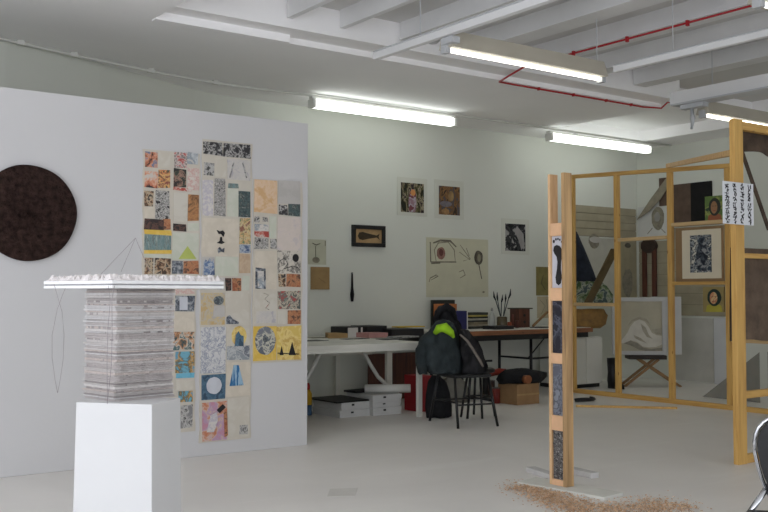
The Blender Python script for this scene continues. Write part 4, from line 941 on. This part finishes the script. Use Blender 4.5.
oval(t,L,th,(624,243,630,248),PENCD); oval(t,L,th,(622,268,632,297),PENC,'figure',.0016,.12)
# hung dark jacket + green cloth
t = thing('hung_jacket','dark blue jacket hung on the far side of the stud frame beside the pole','jacket',(9.3,8.36,0),YAW-math.pi/2)
o = Vector((9.3,8.36,0)); Dj = o.dot(FW)
def jr(a,b_,y): p0 = (a-384)/F*Dj-o.dot(RT); p1 = (b_-384)/F*Dj-o.dot(RT); z_ = (CAM+ray((a+b_)/2,y)*(Dj/ray((a+b_)/2,y).dot(FW))).z; return ((p0+p1)/2,0,z_,(p1-p0)/2,.07*min(1,(p1-p0)/.12+.3))
MB().loft([jr(568,596,281),jr(569,593,272),jr(570,588,258),jr(571,584,247),jr(572,580,238),jr(573,577,232)],24,.06,5,3).build('body',plain('navy_cloth',(40,46,58),.9,.2,14,.4),t,True)
t = thing('green_cloth','green and white patterned cloth bundle on the frame shelf by the pole','cloth',(9.3,8.36,0),YAW-math.pi/2)
MB().loft([jr(573,611,303),jr(573,612,294),jr(573,607,286),jr(574,600,281)],24,.07,6,5).build('bundle',blotch('green_pattern',[(64,84,56),(110,124,92),(150,156,140),(70,84,84)],9),t,True)
t = thing('amber_bag','amber brown padded bag below the green cloth on the far table','bag',(9.3,8.36,0),YAW-math.pi/2)
MB().loft([jr(573,600,328),jr(572,606,324),jr(572,608,315),jr(573,603,309)],24,.05,5,6).build('body',plain('amber_cloth',(146,110,54),.6,.25,10,.3),t,True)
pa_ = onX(615,249,8.95); pb2 = onX(588,303,8.95); 
item('brown_strap','wide brown fabric strap slung diagonally behind the far stud','strap',MB().bar((0,0,0),tuple(pb2-pa_),.02,.13,(1,0,0)),plain('brown_webbing',(96,82,54),.9,.12,12),tuple(pa_),bevel=.004)
# right wall items
RX = XR
BROWN2 = plain('brown_paint_panel',(96,78,66),.8,.15,9)
loc,rz,wd,ht,L = wall_frame(673,183,712.5,224,'X',RX); t = thing('two_tone_board','large board half brown and half black on the right wall','board',loc,rz)
xm = L(692,200)[0]; box(0,xm,-.03,-.0005,0,ht).build('brown_half',BROWN2,t); box(xm,wd,-.03,-.0005,0,ht).build('black_half',plain('matt_black',(22,21,22),.9,.2,9),t)
t,L,wd,ht,th = sheet_on('brown_board','narrow dark brown board on the right wall beside the corner','board',(660,178,668,206),BROWN2,'X',RX,.02)
t,L,wd,ht,th = sheet_on('portrait_drawing','white drawing of a shaded head on the right wall above the crosspiece','drawing',(638.5,206,669,237),plain('cool_white_paper',(206,206,202),.9,.03,8),'X',RX,.012)
oval(t,L,th,(652,206.5,665,230),PENC,'head',.0016,.06); oval(t,L,th,(655,212,661,222),plain('mid_grey',(150,148,142),.9),'face',.003,.08); strokes(t,L,th,[[(653,228),(648,234)],[(662,229),(666,233)]],PENC,.02)
lined_panel('slatted_panel','brown slatted panel on the right wall between the middle studs',(640,241,671,297),'X',RX,5)
t = thing('wooden_tongs','brown hinged wooden frame hanging on the right wall between the studs','wooden object',tuple(onX(649,297,RX-.06)),-math.pi/2)
zt_ = onX(649,246,RX).z-onX(649,297,RX).z
for s in (-1,1): box(s*.085-.035,s*.085+.035,0,.03,0,zt_).build('arm',DARKW,t,bevel=.005)
MB().disc(0,zt_+.0,.13,.1,-.01,.04,20,.04).build('hinge_head',plain('dark_hinge',(60,46,38),.7,.2,10),t)
lined_panel('slatted_panel','brown slatted panel on the right wall beside the near stud',(673,226,733,316),'X',RX,8)
t,L,wd,ht,th = sheet_on('white_sheet','large white sheet covering the right wall under the slatted panel','sheet',(674,318,714,381),plain('dull_white_sheet',(188,186,178),.9,.05,4),'X',RX,.01)
t,L,wd,ht,th = sheet_on('white_strip','tall narrow white panel on the right wall next to the corner post','panel',(715,318,733,389),plain('cool_white_panel',(202,203,204),.8,.03,4),'X',RX,.02)
# framed print hung on the stud frame
loc,rz,wd,ht,L = wall_frame(676.5,227,724,281.5,'X',FX-.012); t = thing('mounted_print','brown framed figure print with cream mount hung in the stud frame','picture',loc,rz)
box(0,wd,-.012,0,0,ht).build('backing_board',plain('brown_backing',(140,112,78),.8,.06,8),t)
patch(t,L,.012,(683,229.5,722,278.5),plain('cream_mount',(212,202,178),.9,.02,6),'mount',.003)
patch(t,L,.015,(691,235,712.5,272.5),blotch('print_figures',[(60,68,78),(150,154,154),(44,48,56),(196,192,180)],16),'print',.001)
poly(t,L,.015,[(698,271),(697,255),(700,243),(703,238),(707,243),(709,255),(707,271)],blotch('print_figure_dark',[(40,44,52),(70,76,84),(140,142,142)],18),'figure')
# small paintings
def portrait(label,rect,plane,lean,bg,hair,skin,cloth_c):
    loc,rz,wd,ht,L = wall_frame(*rect,'X',plane); t = thing('small_portrait',label,'painting',loc,rz,'small portraits by the stud frame')
    box(0,wd,-.018,0,0,ht).build('canvas',bg,t); c = wd*.55
    MB().prism([(c-wd*.42,.0),(c-wd*.36,ht*.25),(c-wd*.1,ht*.35),(c+wd*.1,ht*.35),(c+wd*.33,ht*.25),(c+wd*.38,0)],-.0195,-.018).build('shoulders',cloth_c,t)
    MB().disc(c,ht*.58,wd*.33,ht*.34,-.0205,-.0195,20,.03).build('hair',hair,t); MB().disc(c-wd*.03,ht*.56,wd*.18,ht*.24,-.0215,-.0205,20,.02).build('face',skin,t)
    MB().box(c-wd*.1,c+wd*.06,-.0218,-.0215,ht*.42,ht*.445).build('mouth',plain('mouth_red',(140,60,50)),t); MB().box(c-wd*.13,c-wd*.05,-.0218,-.0215,ht*.6,ht*.62).box(c+wd*.01,c+wd*.09,-.0218,-.0215,ht*.6,ht*.62).build('eyes',INKM,t)
portrait('small green portrait painting standing on the upper crosspiece of the frame',(706,196,724,222),FX+.06,0,blotch('bright_green',[(100,124,70),(150,160,90),(60,80,60)],9,soft=.5),plain('hair_dark',(44,46,40)),plain('skin_tan',(150,112,78)),plain('cloth_rust',(150,90,60)))
portrait('small portrait with dark green hair hanging below the mounted print',(704,287,725,312),FX+.05,0,plain('olive_canvas',(150,134,86),.8,.1,10),plain('hair_green',(26,48,42)),blotch('skin_pale',[(206,176,130),(190,130,96),(210,196,150)],14),plain('cloth_yellow',(170,160,60)))
# framed drawing on low wooden stool
q = onZ(646,386); o = Vector((q.x,q.y,0)); A = YAW-math.pi/2-.05
t = thing('low_stool','low dark stool with crossed wooden legs behind the stud frame','stool',(q.x,q.y,0),A)
zs = .40
box(-.24,.24,-.14,.14,zs-.05,zs).build('seat',plain('stool_seat',(50,42,36),.6,.1,8),t,bevel=.006)
for sy in (-.11,.11):
    MB().bar((-.30,sy,.0),(.14,sy,zs-.05),.03,.035,(0,1,0)).build('leg',CARD,t); MB().bar((.42,sy,.0),(-.1,sy,zs-.05),.03,.035,(0,1,0)).build('leg',CARD,t)
D_ = o.dot(FW)
def fpx(px): return (px-384)/F*D_-o.dot(RT)
zb = zs+.001; zt2 = (CAM+ray(640,297.5)*(D_/ray(640,297.5).dot(FW))).z
x0_,x1_ = fpx(612),fpx(665); frh = zt2-zb
t = thing('framed_drawing','large framed reclining figure drawing standing on the low stool','drawing',(q.x,q.y,zb),A)
FRM = plain('pale_frame',(190,190,188),.5,.03,6); fw_ = .05
for r_ in ((x0_,x1_,0,fw_),(x0_,x1_,frh-fw_,frh),(x0_,x0_+fw_,fw_,frh-fw_),(x1_-fw_,x1_,fw_,frh-fw_)): box(r_[0],r_[1],-.02,.02,r_[2],r_[3]).build('frame_bar',FRM,t,bevel=.003)
box(x0_+fw_,x1_-fw_,-.005,.015,fw_,frh-fw_).build('paper',plain('toned_paper',(178,172,152),.9,.05,5),t)
def fp(pts): return [(fpx(x),frh*(352-y)/(352-297.5)) for x,y in pts]
MB().prism(fp([(619,341),(623,336),(627,331),(630,325),(634,320.5),(639,318.5),(644,320.5),(648,325.5),(651,331),(656,333.5),(661,334),(661,342),(655,344.5),(648,345),(642,344),(637,340),(630,338),(624,341)]),-.0075,-.005).build('figure',plain('figure_light',(204,200,188),.9,.06,9),t)
SHD = plain('soft_graphite',(146,141,126),.9,.15,12); SHL = plain('pale_graphite',(166,160,143),.9,.12,12)
for pts_,m_ in (([(623,341),(630,338.5),(637,341),(642,345),(650,346.5),(661,345),(661,348),(648,349),(638,347),(630,343)],SHD),([(627,325),(631,319),(639,315.5),(646,318),(650,324),(645,320),(639,318),(633,320)],SHL),
    ([(651,328),(661,326.5),(661,333),(655,332.5)],SHL),([(640,322),(645,326),(648,333),(652,337),(646,335),(642,329)],SHL),([(633,333),(640,336),(646,341),(640,339),(634,336)],SHL)):
    MB().prism(fp(pts_),-.0088,-.0075).build('shading',m_,t)
item('white_backing_board','white board standing behind the framed drawing','board',MB().box(0,(680-650)/F*D_,0,.02,0,frh+.01),FRM,tuple(Vector((q.x,q.y,0))+RT*fpx(652)+FW*.06+UP*zb),A)
tag(MB().add([tuple(v) for v in ((0,0,0),(-.02,-.75,0),(-.02,-.75,.55),(.006,0,0),(-.014,-.75,0),(-.014,-.75,.55))],[(0,1,2),(5,4,3),(0,3,4,1),(1,4,5,2),(2,5,3,0)]).build('plastic_sheet',plain('grey_plastic_film',(150,148,140),.35,.05,6,alpha=.75),loc=(9.6,6.95,.002)),
    'grey triangular plastic sheet hanging low behind the near studs','plastic sheet')

loc,rz,wd,ht,L = wall_frame(637,176,669,222,'X',RX-.04)
t = thing('hanging_drape','grey-brown cloth hanging slantwise on the right wall above the head drawing','cloth',loc,rz)
MB().prism([L(*q) for q in ((637,220),(643,211),(651,199),(660,187),(669,175),(669,186),(661,199),(650,211))],-.012,0).build('cloth',plain('drape_cloth',(150,142,124),.95,.12,10,.4),t)
pp = [onZ(x,y) for x,y in ((327,497),(355,496),(358,488),(330,489))]
MB().slab([(p.x,p.y) for p in pp],0,.0015).build('floor_patch',plain('floor_patch_paint',(207,204,198),.5,.04,8),bpy.data.objects['floor'])
